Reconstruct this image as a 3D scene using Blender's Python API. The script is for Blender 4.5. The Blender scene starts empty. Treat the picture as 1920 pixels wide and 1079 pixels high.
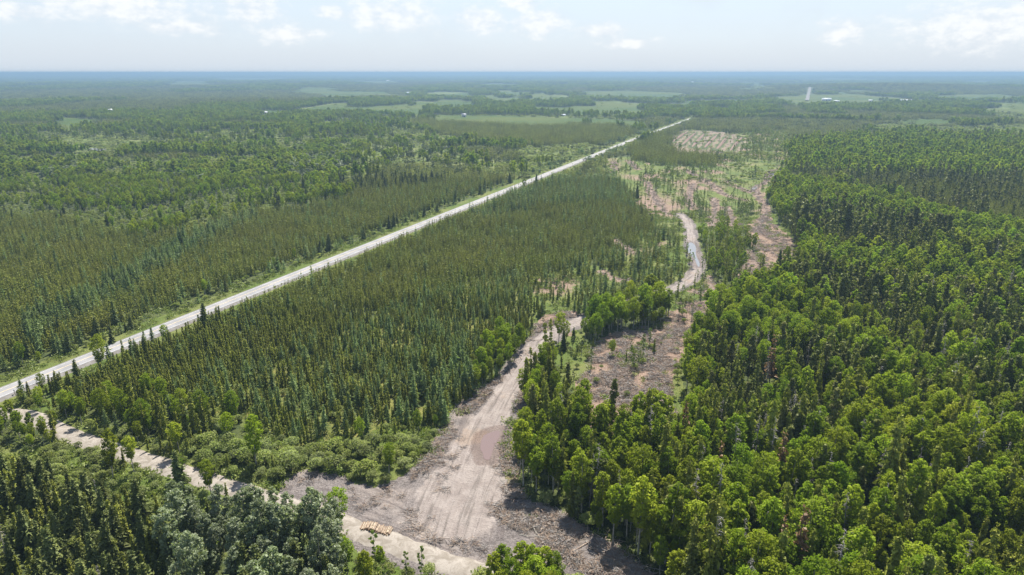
import bpy, math, random
import numpy as np
from mathutils import Vector

rng = np.random.default_rng(7)
random.seed(7)
scene = bpy.context.scene
COL = scene.collection

# ------------------------------------------------------------------ camera model
H = 110.0
FPX = 1280.0
CU, CV = 960.0, 539.5
PITCH = math.atan((CV - 136.2) / FPX)
SP, CP = math.sin(PITCH), math.cos(PITCH)

def sstep(a, b, x):
    t = np.clip((np.asarray(x, float) - a) / (b - a), 0, 1)
    return t * t * (3 - 2 * t)

def _hash(ix, iy, seed):
    h = (ix.astype(np.int64) * 374761393 + iy.astype(np.int64) * 668265263 + seed * 2147483647 + 12345) & 0xFFFFFFFF
    h = ((h ^ (h >> 13)) * 1274126177) & 0xFFFFFFFF
    h = (h ^ (h >> 16)) & 0xFFFFFFFF
    return h / 4294967295.0

def vnoise(x, y, seed=0):
    x = np.asarray(x, float); y = np.asarray(y, float)
    ix = np.floor(x); iy = np.floor(y)
    fx = x - ix; fy = y - iy
    fx = fx * fx * (3 - 2 * fx); fy = fy * fy * (3 - 2 * fy)
    a = _hash(ix, iy, seed); b = _hash(ix + 1, iy, seed)
    c = _hash(ix, iy + 1, seed); d = _hash(ix + 1, iy + 1, seed)
    return (a * (1 - fx) + b * fx) * (1 - fy) + (c * (1 - fx) + d * fx) * fy

def fbm(x, y, seed=0, oct=4):
    s = 0; a = 0.5; t = 0
    for k in range(oct):
        s = s + a * vnoise(x * 2 ** k + 17.3 * k, y * 2 ** k - 9.1 * k, seed + k * 31); t += a; a *= 0.5
    return s / t

def terrain(x, y):
    x = np.asarray(x, float); y = np.asarray(y, float)
    r = np.hypot(x, y)
    z = sstep(1800, 7000, r) * 26 * (fbm(x / 2600, y / 1500, 5, 3) - 0.32)
    z = z + sstep(9000, 20000, r) * 110 * np.clip(fbm(x / 6000, y / 3000, 9, 3) - 0.45, 0, 1)
    z = z + 34 * np.exp(-(((x - 2500) / 900) ** 2 + ((y - 4700) / 520) ** 2))
    z = z + 12 * np.exp(-(((x + 900) / 500) ** 2 + ((y - 2600) / 330) ** 2))
    return z

def project(x, y, z):
    zc = y * CP - (z - H) * SP
    yc = y * SP + (z - H) * CP
    zc = np.where(np.abs(zc) < 1e-3, 1e-3, zc)
    return CU + FPX * x / zc, CV - FPX * yc / zc, zc

def P(u, v, z=None):
    """photo pixel -> point on the ground"""
    x = (u - CU) / FPX; yy = (v - CV) / FPX
    dn = SP + yy * CP; fw = CP - yy * SP
    zz = 0.0 if z is None else z
    t = (H - zz) / dn
    if z is None:
        for _ in range(12):
            zz = 0.5 * zz + 0.5 * float(terrain(x * t, fw * t)); t = (H - zz) / dn
    return np.array([x * t, fw * t, zz])

def in_poly(u, v, poly):
    poly = np.asarray(poly, float)
    out = np.zeros(u.shape, bool)
    m = (u >= poly[:, 0].min()) & (u <= poly[:, 0].max()) & (v >= poly[:, 1].min()) & (v <= poly[:, 1].max())
    if not m.any(): return out
    uu = u[m]; vv = v[m]; ins = np.zeros(uu.shape, bool)
    n = len(poly); j = n - 1
    for i in range(n):
        xi, yi = poly[i]; xj, yj = poly[j]
        if yi != yj:
            c = ((yi > vv) != (yj > vv)) & (uu < (xj - xi) * (vv - yi) / (yj - yi) + xi)
            ins ^= c
        j = i
    out[m] = ins
    return out

def polyline_dist(x, y, pts):
    """distance to a polyline and signed side (left of travel positive)"""
    best = np.full(x.shape, 1e9); side = np.zeros(x.shape)
    for (a, b) in zip(pts[:-1], pts[1:]):
        d = b[:2] - a[:2]; L = np.hypot(*d)
        if L < 1e-6: continue
        d = d / L
        rx = x - a[0]; ry = y - a[1]
        t = np.clip(rx * d[0] + ry * d[1], 0, L)
        ex = rx - t * d[0]; ey = ry - t * d[1]
        dist = np.hypot(ex, ey)
        m = dist < best
        best = np.where(m, dist, best)
        side = np.where(m, np.sign(d[0] * ry - d[1] * rx), side)
    return best, side

def resample(pts, step):
    out = [pts[0]]
    for a, b in zip(pts[:-1], pts[1:]):
        L = np.linalg.norm(b - a); n = max(1, int(L / step))
        for k in range(1, n + 1): out.append(a + (b - a) * k / n)
    return np.array(out)

def smooth_line(pts, it=2):
    pts = [np.array(p, float) for p in pts]
    for _ in range(it):
        q = [pts[0]]
        for a, b in zip(pts[:-1], pts[1:]):
            q += [0.75 * a + 0.25 * b, 0.25 * a + 0.75 * b]
        q.append(pts[-1]); pts = q
    return np.array(pts)

# ------------------------------------------------------------------ road lines
# far (left) edge of the highway read from the photograph
hw_edge = [P(u, v) for u, v in [(0, 727.8), (183.5, 656.4), (320, 601.7), (490, 533.7), (654.5, 468), (900, 369), (1059, 311), (1199, 258.9), (1261.6, 233.8), (1290.4, 223), (1318, 212.5)]]
hw_edge = np.array(hw_edge)
d0 = hw_edge[7] - hw_edge[0]; d0 /= np.linalg.norm(d0)
nrm = np.array([d0[1], -d0[0], 0])
HW_W = 11.4
hw = hw_edge + nrm * (HW_W / 2)
# straighten the near part by a least-squares line
tt = (hw[:8] - hw[0]) @ d0; off = (hw[:8] - hw[0]) @ nrm
cf = np.polyfit(tt, off, 1, w=1 / (1 + tt / 200))
s0 = np.array([hw[0] + d0 * t + nrm * np.polyval(cf, t) for t in (-320, tt[7])])
hw_line = np.vstack([s0, hw[8:]])
hw_line = np.vstack([s0[:1], smooth_line(np.vstack([[s0[0] * .1 + s0[1] * .9], s0[1:], hw[8:]]), 2)])
hw_line[:, 2] = 0
gravel = smooth_line([P(u, v) for u, v in [(-60, 775), (20, 772), (70, 785), (110, 808), (200, 838), (310, 874), (400, 903), (480, 928), (580, 957), (660, 988), (760, 1027), (880, 1068), (1000, 1108), (1150, 1165)]], 2)
haul = smooth_line([P(u, v) for u, v in [(850, 990), (868, 930), (895, 870), (915, 800), (942, 745), (972, 700), (1003, 655), (1022, 632), (1050, 614), (1090, 599), (1140, 580), (1200, 560), (1245, 548), (1280, 535), (1308, 512), (1308, 490), (1298, 465), (1296, 440), (1290, 415), (1275, 402)]], 2)
tracks = [smooth_line([P(u, v) for u, v in L], 2) for L in [
    [(1214, 342), (1222, 365), (1238, 385), (1252, 403)],
    [(1338, 425), (1336, 408), (1344, 388), (1338, 372)],
    [(1378, 424), (1370, 405), (1362, 388)],
    [(1480, 318), (1452, 318), (1436, 330), (1440, 342), (1412, 352), (1424, 372), (1440, 392), (1428, 415), (1420, 440)],
    [(1285, 318), (1310, 332), (1340, 350), (1356, 366), (1400, 376)],
    [(1148, 303), (1156, 322)], [(1178, 300), (1196, 318)],
    [(1128, 510), (1150, 522), (1180, 528)],
    [(1146, 450), (1170, 462), (1185, 474)],
    [(1300, 545), (1340, 555), (1330, 520)],
    [(1405, 470), (1420, 495), (1380, 505)],
    [(1300, 345), (1288, 372), (1300, 392)],
    [(1410, 360), (1385, 352), (1360, 340)]]]

# ------------------------------------------------------------------ stands (photo pixels of the GROUND)
# kinds: bs black spruce, tam tamarack, fir white spruce / fir, pine, snag, sap slender aspen | asp, pop, wil
S = []
def stand(name, poly, dens, hs=1.0, ground='floor', place='in the wood'):
    S.append((name, poly, dens, hs, ground, place))

BIG = 3000
stand('aspen far left', [(-BIG, 262), (0, 282), (150, 285), (330, 290), (500, 280), (640, 258), (760, 246), (830, 262), (700, 300), (640, 330), (520, 360), (460, 390), (330, 428), (240, 425), (100, 398), (0, 398), (-BIG, 420)], dict(asp=6.2, wil=1.6, fir=.3, snag=.15), .62, 'floor', 'in the broadleaf wood far left')
stand('willow patch', [(330, 428), (400, 385), (520, 345), (640, 318), (700, 300), (690, 322), (600, 352), (470, 392)], dict(wil=5, asp=1, fir=.3), .9, 'grass', 'in the willows left of the highway')
stand('pale willow left', [(-200, 330), (60, 318), (140, 330), (100, 345), (-200, 352)], dict(wil=5, asp=1), .9, 'floor', 'in the pale thicket at the left')
stand('pale willow left', [(250, 322), (320, 312), (330, 325), (280, 332)], dict(wil=5, asp=1), .9, 'floor', 'in the pale thicket at the left')
stand('marsh', [(80, 250), (250, 255), (330, 262), (260, 272), (210, 284), (140, 288), (130, 272)], dict(wil=2.2, fir=.1), .7, 'grass', 'on the marsh')
stand('meadow', [(690, 268), (760, 262), (900, 282), (980, 298), (960, 306), (900, 312), (800, 302), (720, 304), (640, 312)], dict(fir=.9, wil=1.3, asp=.5), .8, 'grass', 'on the meadow left of the highway')
stand('willow verge', [(820, 335), (900, 312), (960, 292), (1060, 278), (1200, 245), (1215, 256), (1060, 318), (900, 372), (840, 395)], dict(wil=4.2, asp=.4, fir=.5), .8, 'grass', 'in the willows beside the highway')
stand('spruce left', [(-BIG, 405), (0, 400), (100, 397), (240, 425), (330, 428), (470, 390), (620, 368), (760, 345), (880, 318), (950, 310), (965, 335), (900, 367), (655, 470), (320, 612), (0, 745), (-BIG, 1900)], dict(bs=24, tam=1.1, wil=.12), .78, 'floor', 'in the wood left of the highway')
stand('tamarack band', [(30, 610), (120, 555), (220, 505), (330, 442), (430, 402), (490, 388), (480, 402), (360, 458), (260, 515), (150, 582), (60, 632)], dict(bs=4, tam=10), .85, 'floor', 'in the tamarack band left of the highway')
stand('spruce block', [(770, 222), (870, 220), (1000, 230), (1150, 230), (1208, 242), (1190, 264), (1100, 274), (1000, 268), (880, 252), (800, 242)], dict(bs=18), 1.1, 'floor', 'in the dark spruce block beyond the meadow')
stand('central dense', [(60, 742), (200, 676), (320, 622), (500, 546), (655, 478), (900, 376), (1060, 320), (1130, 312), (1180, 350), (1200, 385), (1240, 425), (1200, 450), (1150, 470), (1110, 500), (1000, 490), (860, 515), (760, 550), (650, 595), (540, 645), (430, 670), (330, 695), (240, 745), (120, 765)], dict(bs=26, tam=.9), .72, 'floor', 'in the stand right of the highway')
stand('central tam', [(1060, 320), (1130, 312), (1180, 350), (1190, 380), (1120, 370), (1020, 375), (900, 400), (880, 388)], dict(bs=9, tam=6), .85, 'floor', 'in the stand right of the highway')
stand('central open', [(430, 670), (540, 645), (650, 595), (760, 550), (860, 515), (1000, 490), (1110, 500), (1150, 470), (1200, 450), (1240, 425), (1262, 450), (1250, 490), (1200, 530), (1130, 548), (1080, 570), (1000, 600), (960, 640), (900, 690), (860, 740), (820, 790), (700, 815), (550, 835), (480, 795), (400, 775), (250, 765), (240, 745), (330, 695)], dict(bs=14, tam=4.2, wil=.4), .66, 'moss', 'in the bog left of the haul road')
stand('bog right', [(1000, 520), (1110, 500), (1160, 475), (1240, 430), (1265, 450), (1255, 500), (1200, 535), (1130, 550), (1080, 570), (1000, 598), (985, 570)], dict(bs=4.2, tam=2.2, wil=.6), .8, 'cut', 'in the bog left of the haul road')
stand('tam group', [(760, 700), (840, 640), (880, 650), (880, 720), (840, 760), (780, 770)], dict(bs=8, tam=7), .9, 'moss', 'in the bog left of the haul road')
stand('aspen mid', [(875, 715), (890, 670), (930, 628), (985, 615), (1000, 635), (985, 665), (930, 705), (900, 730)], dict(asp=6, tam=1.5, bs=1), .72, 'floor', 'in the grove left of the haul road')
stand('belt', [(60, 742), (120, 765), (250, 765), (400, 775), (480, 795), (550, 835), (700, 812), (820, 785), (850, 790), (800, 850), (745, 893), (640, 893), (600, 872), (520, 885), (470, 915), (380, 890), (250, 845), (140, 810), (90, 785)], dict(asp=1.0, wil=6, bs=3, snag=.15), .62, 'grass', 'in the brushy belt above the gravel road')
stand('belt aspen', [(130, 765), (230, 765), (330, 770), (470, 800), (480, 840), (350, 838), (220, 810), (130, 785)], dict(asp=3.0, wil=3, bs=4, tam=.8), .62, 'floor', 'in the brushy belt above the gravel road')
stand('belt willow', [(330, 850), (480, 832), (560, 845), (740, 838), (815, 800), (800, 850), (745, 890), (640, 890), (500, 885), (400, 885)], dict(wil=8, asp=.15), 1.15, 'grass', 'in the thicket above the landing')
stand('corner aspen', [(-300, 760), (40, 745), (90, 765), (85, 800), (140, 838), (60, 860), (-300, 880)], dict(asp=4.0, wil=2.5, bs=.8), .62, 'floor', 'by the gravel road junction')
stand('below gravel', [(-300, 840), (140, 840), (260, 888), (420, 940), (560, 985), (640, 1010), (620, 1050), (430, 1000), (300, 985), (160, 930), (-300, 900)], dict(wil=6, asp=.2), .8, 'grass', 'in the brush below the gravel road')
stand('bottom left', [(-BIG, 890), (60, 905), (160, 935), (300, 985), (345, 1020), (350, 1600), (-BIG, 1600)], dict(fir=5, bs=5.5, asp=.12, wil=1.8, snag=.3), 1.05, 'floor', 'in the bottom left conifer wood')
stand('poplars', [(320, 998), (430, 985), (560, 996), (640, 1040), (660, 1120), (640, 1500), (330, 1500)], dict(pop=4.6, fir=1.6, snag=.1), .95, 'floor', 'in the grove below the landing')
stand('bottom centre', [(660, 1062), (740, 1062), (830, 1088), (930, 1118), (1040, 1140), (1180, 1160), (1260, 1220), (1260, 1600), (640, 1600), (640, 1130)], dict(asp=.2, sap=2.2, wil=8), .95, 'grass', 'in the brush at the bottom edge')
stand('right main', [(1005, 690), (1060, 765), (1100, 782), (1260, 788), (1282, 705), (1290, 655), (1325, 605), (1345, 565), (1400, 522), (1440, 502), (1505, 490), (1490, 440), (1455, 405), (1440, 360), (1480, 320), (1480, 270), (1500, 258), (1920, 245), (BIG, 235), (BIG, 1700), (1330, 1700), (1290, 1140), (1190, 1050), (1130, 1002), (1080, 972), (1040, 948), (985, 932), (962, 905), (955, 850), (960, 800), (975, 745)], dict(asp=5.2, bs=2.1, pine=1.4, snag=.6, wil=1.2), 1.0, 'floor', 'in the wood right of the clearings')
stand('front aspen', [(1010, 850), (1080, 790), (1260, 795), (1500, 850), (1700, 830), (BIG, 800), (BIG, 1700), (1300, 1700), (1290, 1140), (1190, 1050), (1130, 1002), (1080, 972), (1040, 948), (985, 932)], dict(asp=6.0, bs=3.2, pine=.4, snag=.9, fir=.15, wil=1.8), 1.0, 'floor', 'in the front of the right-hand wood')
stand('strip', [(985, 745), (1012, 680), (1060, 690), (1075, 760), (1040, 800), (975, 830)], dict(asp=2.6, bs=3.5, snag=.3, pine=.6), .85, 'floor', 'on the wooded strip right of the haul road')
stand('snag patch', [(1300, 760), (1400, 740), (1540, 770), (1560, 830), (1450, 850), (1310, 820)], dict(pine=3.5, bs=4, asp=1.2, snag=1.3), .95, 'floor', 'in the half-dead patch of the right-hand wood')
stand('pine patch', [(1290, 700), (1340, 650), (1430, 665), (1480, 710), (1440, 760), (1330, 750)], dict(pine=4, bs=2, asp=1.6, snag=.4), 1.0, 'floor', 'in the pines of the right-hand wood')
stand('aspen band', [(1330, 610), (1350, 565), (1405, 522), (1500, 545), (1620, 610), (1700, 660), (1640, 700), (1520, 650), (1420, 655)], dict(asp=6.7, bs=.8), .92, 'floor', 'in the aspen band right of the cutover')
stand('pine band', [(1450, 520), (1530, 505), (1700, 545), (BIG, 640), (BIG, 740), (1720, 670), (1600, 610), (1500, 555)], dict(pine=5.2, bs=2.6, asp=1.8, snag=.35), 1.0, 'floor', 'in the pine band at the right')
stand('pine east', [(1560, 650), (1700, 690), (BIG, 800), (BIG, 880), (1780, 800), (1620, 730)], dict(pine=2.4, bs=1.6, asp=3.4, snag=.5), 1.0, 'floor', 'in the pines of the right-hand wood')
stand('pine lower', [(1480, 660), (1640, 700), (1600, 740), (1500, 745)], dict(pine=5, bs=2, asp=1.2, snag=.5), 1.0, 'floor', 'in the pines of the right-hand wood')
stand('aspen ridge', [(1500, 490), (1480, 455), (1560, 460), (1750, 500), (BIG, 540), (BIG, 620), (1700, 545), (1560, 505)], dict(asp=6.2, bs=.6, pine=.6), .9, 'floor', 'in the aspen wood at the right')
stand('spruce patch', [(1450, 410), (1500, 395), (1650, 405), (1800, 455), (1740, 480), (1620, 465), (1540, 455), (1490, 440)], dict(bs=15, pine=2, asp=.3), 1.35, 'floor', 'in the patch right of the cutover')
stand('aspen swath', [(1440, 365), (1480, 350), (1560, 350), (1680, 370), (1790, 405), (BIG, 470), (BIG, 545), (1800, 470), (1700, 425), (1560, 392), (1450, 400)], dict(asp=6.7, bs=.5), .85, 'floor', 'in the aspen swath at the right')
stand('spruce dark', [(1475, 322), (1560, 320), (BIG, 320), (BIG, 475), (1860, 420), (1760, 395), (1680, 368), (1560, 345), (1480, 345)], dict(bs=19, pine=1), 1.1, 'floor', 'in the dark spruce belt at the right')
stand('aspen top', [(1480, 322), (1485, 275), (1560, 258), (1700, 252), (1800, 270), (BIG, 262), (BIG, 322), (1800, 332), (1560, 322)], dict(asp=6.2, bs=.4, wil=.5), .95, 'floor', 'in the far aspen wood at the right')
# cutover, clearings
stand('cutover', [(1128, 300), (1200, 288), (1330, 300), (1430, 298), (1482, 306), (1450, 345), (1432, 360), (1450, 400), (1470, 430), (1500, 460), (1495, 488), (1430, 500), (1400, 520), (1340, 560), (1320, 600), (1270, 612), (1180, 600), (1215, 560), (1262, 500), (1270, 450), (1240, 425), (1205, 385), (1182, 350), (1135, 320)], dict(sap=.7, wil=.55, bs=.15, snag=.04), .75, 'cut', 'left standing in the grassy cutover')
stand('cut willow', [(1360, 335), (1430, 318), (1445, 340), (1400, 352), (1350, 348)], dict(wil=3, sap=.6), .8, 'cut', 'in the bushes of the grassy cutover')
stand('cut sap', [(1180, 340), (1240, 320), (1330, 320), (1340, 345), (1240, 360), (1200, 365)], dict(sap=3.2, wil=.8), .75, 'cut', 'left standing in the grassy cutover')
stand('cut sap', [(1260, 395), (1290, 370), (1320, 390), (1330, 410), (1290, 400)], dict(sap=4), .8, 'cut', 'left standing in the grassy cutover')
stand('cut sap', [(1345, 405), (1365, 385), (1420, 390), (1425, 405), (1380, 412)], dict(sap=5, bs=.4), .8, 'cut', 'left standing in the grassy cutover')
stand('cut wood', [(1322, 450), (1350, 432), (1405, 436), (1410, 470), (1400, 495), (1375, 528), (1335, 530), (1330, 490)], dict(asp=3.2, bs=4, snag=.3), .6, 'floor', 'in the uncut clump beside the pale puddle')
stand('cut edge spruce', [(1225, 500), (1250, 440), (1272, 445), (1285, 480), (1280, 530), (1240, 540)], dict(bs=2.6, tam=.8, wil=.6), .8, 'cut', 'along the haul road by the pale puddle')
stand('cut clump', [(1288, 590), (1310, 555), (1335, 560), (1330, 595)], dict(asp=2.4, bs=5), .8, 'floor', 'in the small clump beside the haul road bend')
stand('spruce block2', [(1178, 278), (1205, 262), (1330, 288), (1362, 300), (1325, 316), (1250, 312), (1190, 302)], dict(bs=18), 1.2, 'floor', 'in the spruce block beside the highway')
stand('hw strip', [(1205, 265), (1266, 240), (1262, 252), (1240, 270), (1215, 274)], dict(bs=16), 1.35, 'floor', 'along the highway')
stand('windrow', [(1248, 268), (1268, 241), (1300, 243), (1385, 250), (1402, 262), (1395, 286), (1340, 284), (1270, 278)], dict(sap=.25, wil=.25), .7, 'slashrow', 'on the striped clearing')
stand('upper mixed', [(1330, 290), (1392, 286), (1400, 262), (1385, 250), (1480, 245), (1490, 300), (1430, 300), (1360, 302)], dict(bs=3, wil=1.5, sap=1), .8, 'cut', 'beyond the cutover')
stand('clear right', [(1405, 430), (1436, 398), (1458, 432), (1498, 458), (1502, 478), (1482, 492), (1435, 490), (1412, 462)], dict(wil=.06), .6, 'slash', 'on the brown clearing')
stand('clear small', [(1385, 520), (1420, 492), (1470, 500), (1440, 525), (1390, 535)], dict(bs=1.2, asp=.3), .8, 'slash', 'on the brown clearing')
stand('clear low', [(1240, 600), (1270, 570), (1340, 560), (1320, 605), (1290, 625)], dict(sap=1.0, snag=.3, wil=.4), .8, 'slash', 'at the clearing edge')
stand('clearing', [(1075, 735), (1098, 690), (1105, 662), (1128, 636), (1175, 615), (1250, 612), (1290, 615), (1282, 655), (1268, 690), (1256, 715), (1258, 745), (1268, 780), (1240, 785), (1200, 776), (1150, 778), (1100, 772), (1070, 760)], dict(wil=.12, snag=.03), .5, 'slash', 'on the brown clearing')
stand('clearing trees', [(1160, 690), (1175, 655), (1215, 640), (1232, 660), (1215, 698), (1190, 705)], dict(sap=5, wil=1.4, bs=1.2), .8, 'cut', 'in the small clump on the brown clearing')
stand('clear grass', [(1040, 700), (1060, 660), (1100, 640), (1120, 648), (1100, 690), (1075, 735), (1050, 735)], dict(sap=1.2, wil=1.4, bs=.6), .7, 'cut', 'between the haul road and the brown clearing')
stand('clear grass2', [(1240, 770), (1256, 730), (1285, 735), (1290, 790), (1250, 792)], dict(wil=1.8, bs=.5), .6, 'cut', 'at the clearing edge')
stand('aspen wall', [(1100, 606), (1140, 596), (1240, 584), (1262, 598), (1215, 614), (1140, 628), (1105, 624)], dict(asp=9.5, sap=3), 1.0, 'floor', 'in the aspen grove above the brown clearing')
stand('brush left', [(985, 660), (1000, 610), (1035, 588), (1080, 580), (1075, 600), (1040, 612), (1012, 640), (995, 668)], dict(wil=.35, sap=.3), .6, 'slash', 'beside the haul road')
stand('landing', [(520, 898), (560, 886), (620, 890), (660, 908), (700, 914), (760, 893), (800, 852), (836, 805), (850, 772), (885, 745), (935, 715), (962, 690), (985, 662), (1010, 672), (990, 710), (972, 740), (958, 800), (950, 850), (950, 905), (985, 938), (1040, 952), (1078, 980), (1140, 1020), (1200, 1070), (1260, 1110), (1150, 1165), (1000, 1118), (880, 1078), (760, 1035), (660, 996), (580, 962), (530, 930)], dict(), 1, 'mud', 'on the landing')
stand('landing slash', [(930, 945), (1000, 952), (1050, 962), (1085, 990), (1150, 1028), (1220, 1085), (1180, 1110), (1080, 1060), (1000, 1010), (940, 975)], dict(), 1, 'slashmud', 'on the landing')
stand('road brush', [(940, 905), (948, 850), (955, 800), (972, 745), (1000, 690), (1015, 690), (990, 745), (972, 800), (966, 850), (968, 905), (985, 932), (955, 935)], dict(wil=.8, sap=.5), .6, 'slashgrass', 'beside the haul road')
stand('road brush left', [(790, 862), (832, 800), (846, 770), (880, 740), (930, 712), (960, 690), (975, 690), (945, 722), (905, 752), (868, 792), (820, 862), (770, 905)], dict(), .6, 'churn', 'beside the haul road')
# far fields
FIELDS = [[(800, 216), (900, 217), (1110, 222), (1200, 226), (1210, 234), (1100, 229), (1000, 233), (900, 229), (820, 223)],
 [(540, 164), (640, 166), (680, 171), (760, 175), (640, 181), (560, 174)], [(1070, 172), (1180, 170), (1290, 176), (1320, 185), (1200, 185), (1090, 182)],
 [(1390, 154), (1450, 157), (1440, 167), (1400, 168)], [(1440, 184), (1515, 177), (1620, 179), (1720, 186), (1660, 196), (1500, 197)], [(1570, 168), (1640, 170), (1620, 178), (1560, 180)],
 [(80, 222), (150, 222), (175, 232), (110, 244), (90, 236)], [(310, 152), (395, 152), (400, 158), (320, 159)], [(470, 208), (520, 208), (560, 212), (480, 217), (460, 215)],
 [(815, 189), (880, 188), (880, 194), (820, 195)], [(1240, 191), (1400, 187), (1420, 191), (1300, 196)], [(180, 146), (210, 145), (215, 149), (185, 150)], [(1540, 147), (1650, 148), (1640, 152), (1550, 152)],
 [(1760, 180), (1920, 176), (1920, 186), (1800, 190)], [(400, 146), (560, 147), (520, 151), (420, 151)], [(1800, 152), (1880, 152), (1860, 156), (1810, 156)],
 [(1640, 228), (1740, 222), (1790, 228), (1700, 238)], [(1850, 240), (1990, 232), (1990, 246), (1860, 250)], [(640, 152), (760, 153), (740, 156), (660, 156)]]
for F in FIELDS:
    stand('field', F, dict(wil=.02), .7, 'field', 'on the far field')
for F in [[(1610, 232), (1740, 228), (1780, 240), (1640, 246)], [(1830, 208), (2000, 206), (2000, 222), (1850, 218)], [(1720, 236), (1960, 226), (1960, 252), (1760, 252)], [(960, 270), (1060, 264), (1190, 262), (1100, 290), (980, 296)], [(140, 268), (260, 262), (330, 270), (250, 276)], [(260, 205), (330, 202), (340, 209), (280, 212)]]:
    stand('willow flat', F, dict(wil=3.0, fir=.25), .8, 'grass', 'on the far willow flat')

BASED = ('bottom left', 'below gravel', 'poplars', 'bottom centre', 'aspen wall', 'belt', 'belt aspen', 'belt willow', 'corner aspen', 'clearing trees', 'cut wood', 'cut clump', 'strip')
def openness(x, y):
    r = np.hypot(x, y)
    return np.where(r < 1900, fbm(x / 460, y / 380, 301, 4), fbm(x / 900, y / 1500, 311, 4) * .8 + .2 * fbm(x / 230, y / 300, 321, 2))
KF = ['bs', 'tam', 'fir', 'pine', 'snag', 'sap']
KB = ['asp', 'pop', 'wil']
def densities(x, y):
    """per point: stand index and density (per 100 m2) of every kind"""
    r = np.hypot(x, y)
    amp = np.clip(0.016 * r, 1.5, 45)
    sc = np.clip(r * 0.03, 6, 250)
    # three octaves of world-space raggedness
    wx = x + amp * (fbm(x / 14, y / 14, 101, 3) - .5) * 2.0
    wy = y + amp * 2 * (fbm(x / 14, y / 14, 202, 3) - .5) * 2.0
    am2 = sstep(900, 2500, r) * np.clip(.035 * r, 0, 160)
    wx = wx + am2 * 2 * (fbm(x / 170, y / 240, 103, 3) - .5); wy = wy + am2 * 3 * (fbm(x / 170, y / 240, 204, 3) - .5)
    tz = terrain(x, y)
    u, v, zc = project(wx, wy, tz)
    idx = np.full(x.shape, -1)
    for i, s in enumerate(S): idx[in_poly(u, v, s[1])] = i
    # stands were read off their crowns, openings off their ground
    u2, v2, _ = project(wx, wy, tz + 6.5)
    idx2 = np.full(x.shape, -1)
    for i, s in enumerate(S): idx2[in_poly(u2, v2, s[1])] = i
    OPEN = np.array([s[4] in ('mud', 'slash', 'slashmud', 'slashgrass', 'slashrow', 'cut', 'field', 'churn') or s[0] in BASED for s in S] + [False])
    idx = np.where(OPEN[idx], idx, idx2)
    D = {k: np.zeros(x.shape) for k in KF + KB}
    hs = np.ones(x.shape); TALL = np.ones(x.shape)
    n1 = openness(x, y); n2 = fbm(x / 260, y / 260, 401, 3)
    df = idx < 0
    con = df & (n1 > .54); wil = df & (n1 < np.where(r < 1900, .46, .44)); bro = df & ~con & ~wil
    D['bs'][con] = 12; D['fir'][con] = 1.5
    D['asp'][bro] = 4.6; D['fir'][bro] = .5; D['bs'][bro] = 2.5 * (n2[bro] > .5)
    D['wil'][wil] = np.where(r[wil] < 1900, 2.6, .06); D['asp'][wil] = np.where(r[wil] < 1900, .5, 0); D['fir'][wil] = np.where(r[wil] < 1900, .45, 0)
    gr = wil & (r >= 1900) & (fbm(x / 160, y / 420, 331, 3) > .5); D['asp'][gr] = 4; D['bs'][gr] = 4
    hs[df] = .85
    for i, s in enumerate(S):
        m = idx == i
        if not m.any(): continue
        hs[m] = s[3]
        for k, d in s[2].items(): D[k][m] = d
        if s[2].get('asp', 0) + s[2].get('pine', 0) > 2.5 and s[2].get('bs', 0) < 6: TALL[m] = 2.05
    # small-scale clumpiness
    c = 0.45 + 1.1 * fbm(x / 22, y / 22, 501, 2)
    for k in D: D[k] = D[k] * c
    D['bs'] = D['bs'] * (.25 + 1.5 * fbm(x / 9, y / 9, 503, 2))
    hs *= .72 + .56 * fbm(x / 26, y / 26, 505, 3)
    # broadleaf / conifer patchiness inside the right-hand wood
    rm = np.isin(idx, [i for i, s in enumerate(S) if s[0] in ('right main', 'front aspen')])
    q = fbm(x / 38, y / 38, 601, 2)
    conif = rm & (q > .58)
    D['asp'][conif] *= .45; D['bs'][conif] *= 1.7; D['pine'][conif] *= 1.8
    D['bs'][rm & ~conif] *= .45
    lf = np.isin(idx, [i for i, s in enumerate(S) if s[0] == 'aspen far left'])
    q2 = fbm(x / 120, y / 150, 611, 3)
    a_ = lf & (q2 > .535); b_ = lf & (q2 < .42)
    D['asp'][a_] *= .15; D['wil'][a_] = 6; D['fir'][a_] *= .5
    D['pop'][b_] = 1.0; D['asp'][b_] *= .7; D['bs'][b_] = 1.0
    # corridors
    dh, sd = polyline_dist(x, y, hw_line)
    clear = np.where(sd > 0, HW_W / 2 + 7, np.where(r > 900, HW_W / 2 + 2, HW_W / 2 + 7))
    ver = (dh < np.where(sd > 0, 23, 15)) & (dh >= clear) & (zc < 1700)
    for k in D: D[k][ver] = 0
    D['wil'][ver] = 2.6; D['fir'][ver] = .55; D['tam'][ver] = 1.8; D['asp'][ver & (n2 > .5)] = 1.0; D['bs'][ver] = .3; D['fir'][ver & (sd < 0)] = .05; D['tam'][ver & (sd < 0)] = 2.4; D['wil'][ver & (sd < 0)] = 3.2
    hs[ver] = .72
    dg, _ = polyline_dist(x, y, gravel)
    dl, _ = polyline_dist(x, y, haul)
    bad = (dh < clear) | (dg < 3.7) | (dl < np.where(y > 300, 3.0, 4.8))
    for t in tracks:
        dt, _ = polyline_dist(x, y, t); bad |= dt < 3
    for poly in (POND_PX,):
        bad |= in_poly(u, v, poly)
    for b in BUILD:
        bx = P(b[0], b[1]); bad |= np.hypot(x - bx[0], y - bx[1]) < b[2] * 1.2 + 8
        bad |= (np.abs(x - bx[0] * y / bx[1]) < b[2] * .7) & (y < bx[1]) & (y > bx[1] * .92)
    fr, _ = polyline_dist(x, y, far_road); bad |= fr < 24
    for k in D: D[k][bad] = 0
    return idx, D, (hs, TALL), u, v, zc

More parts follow.
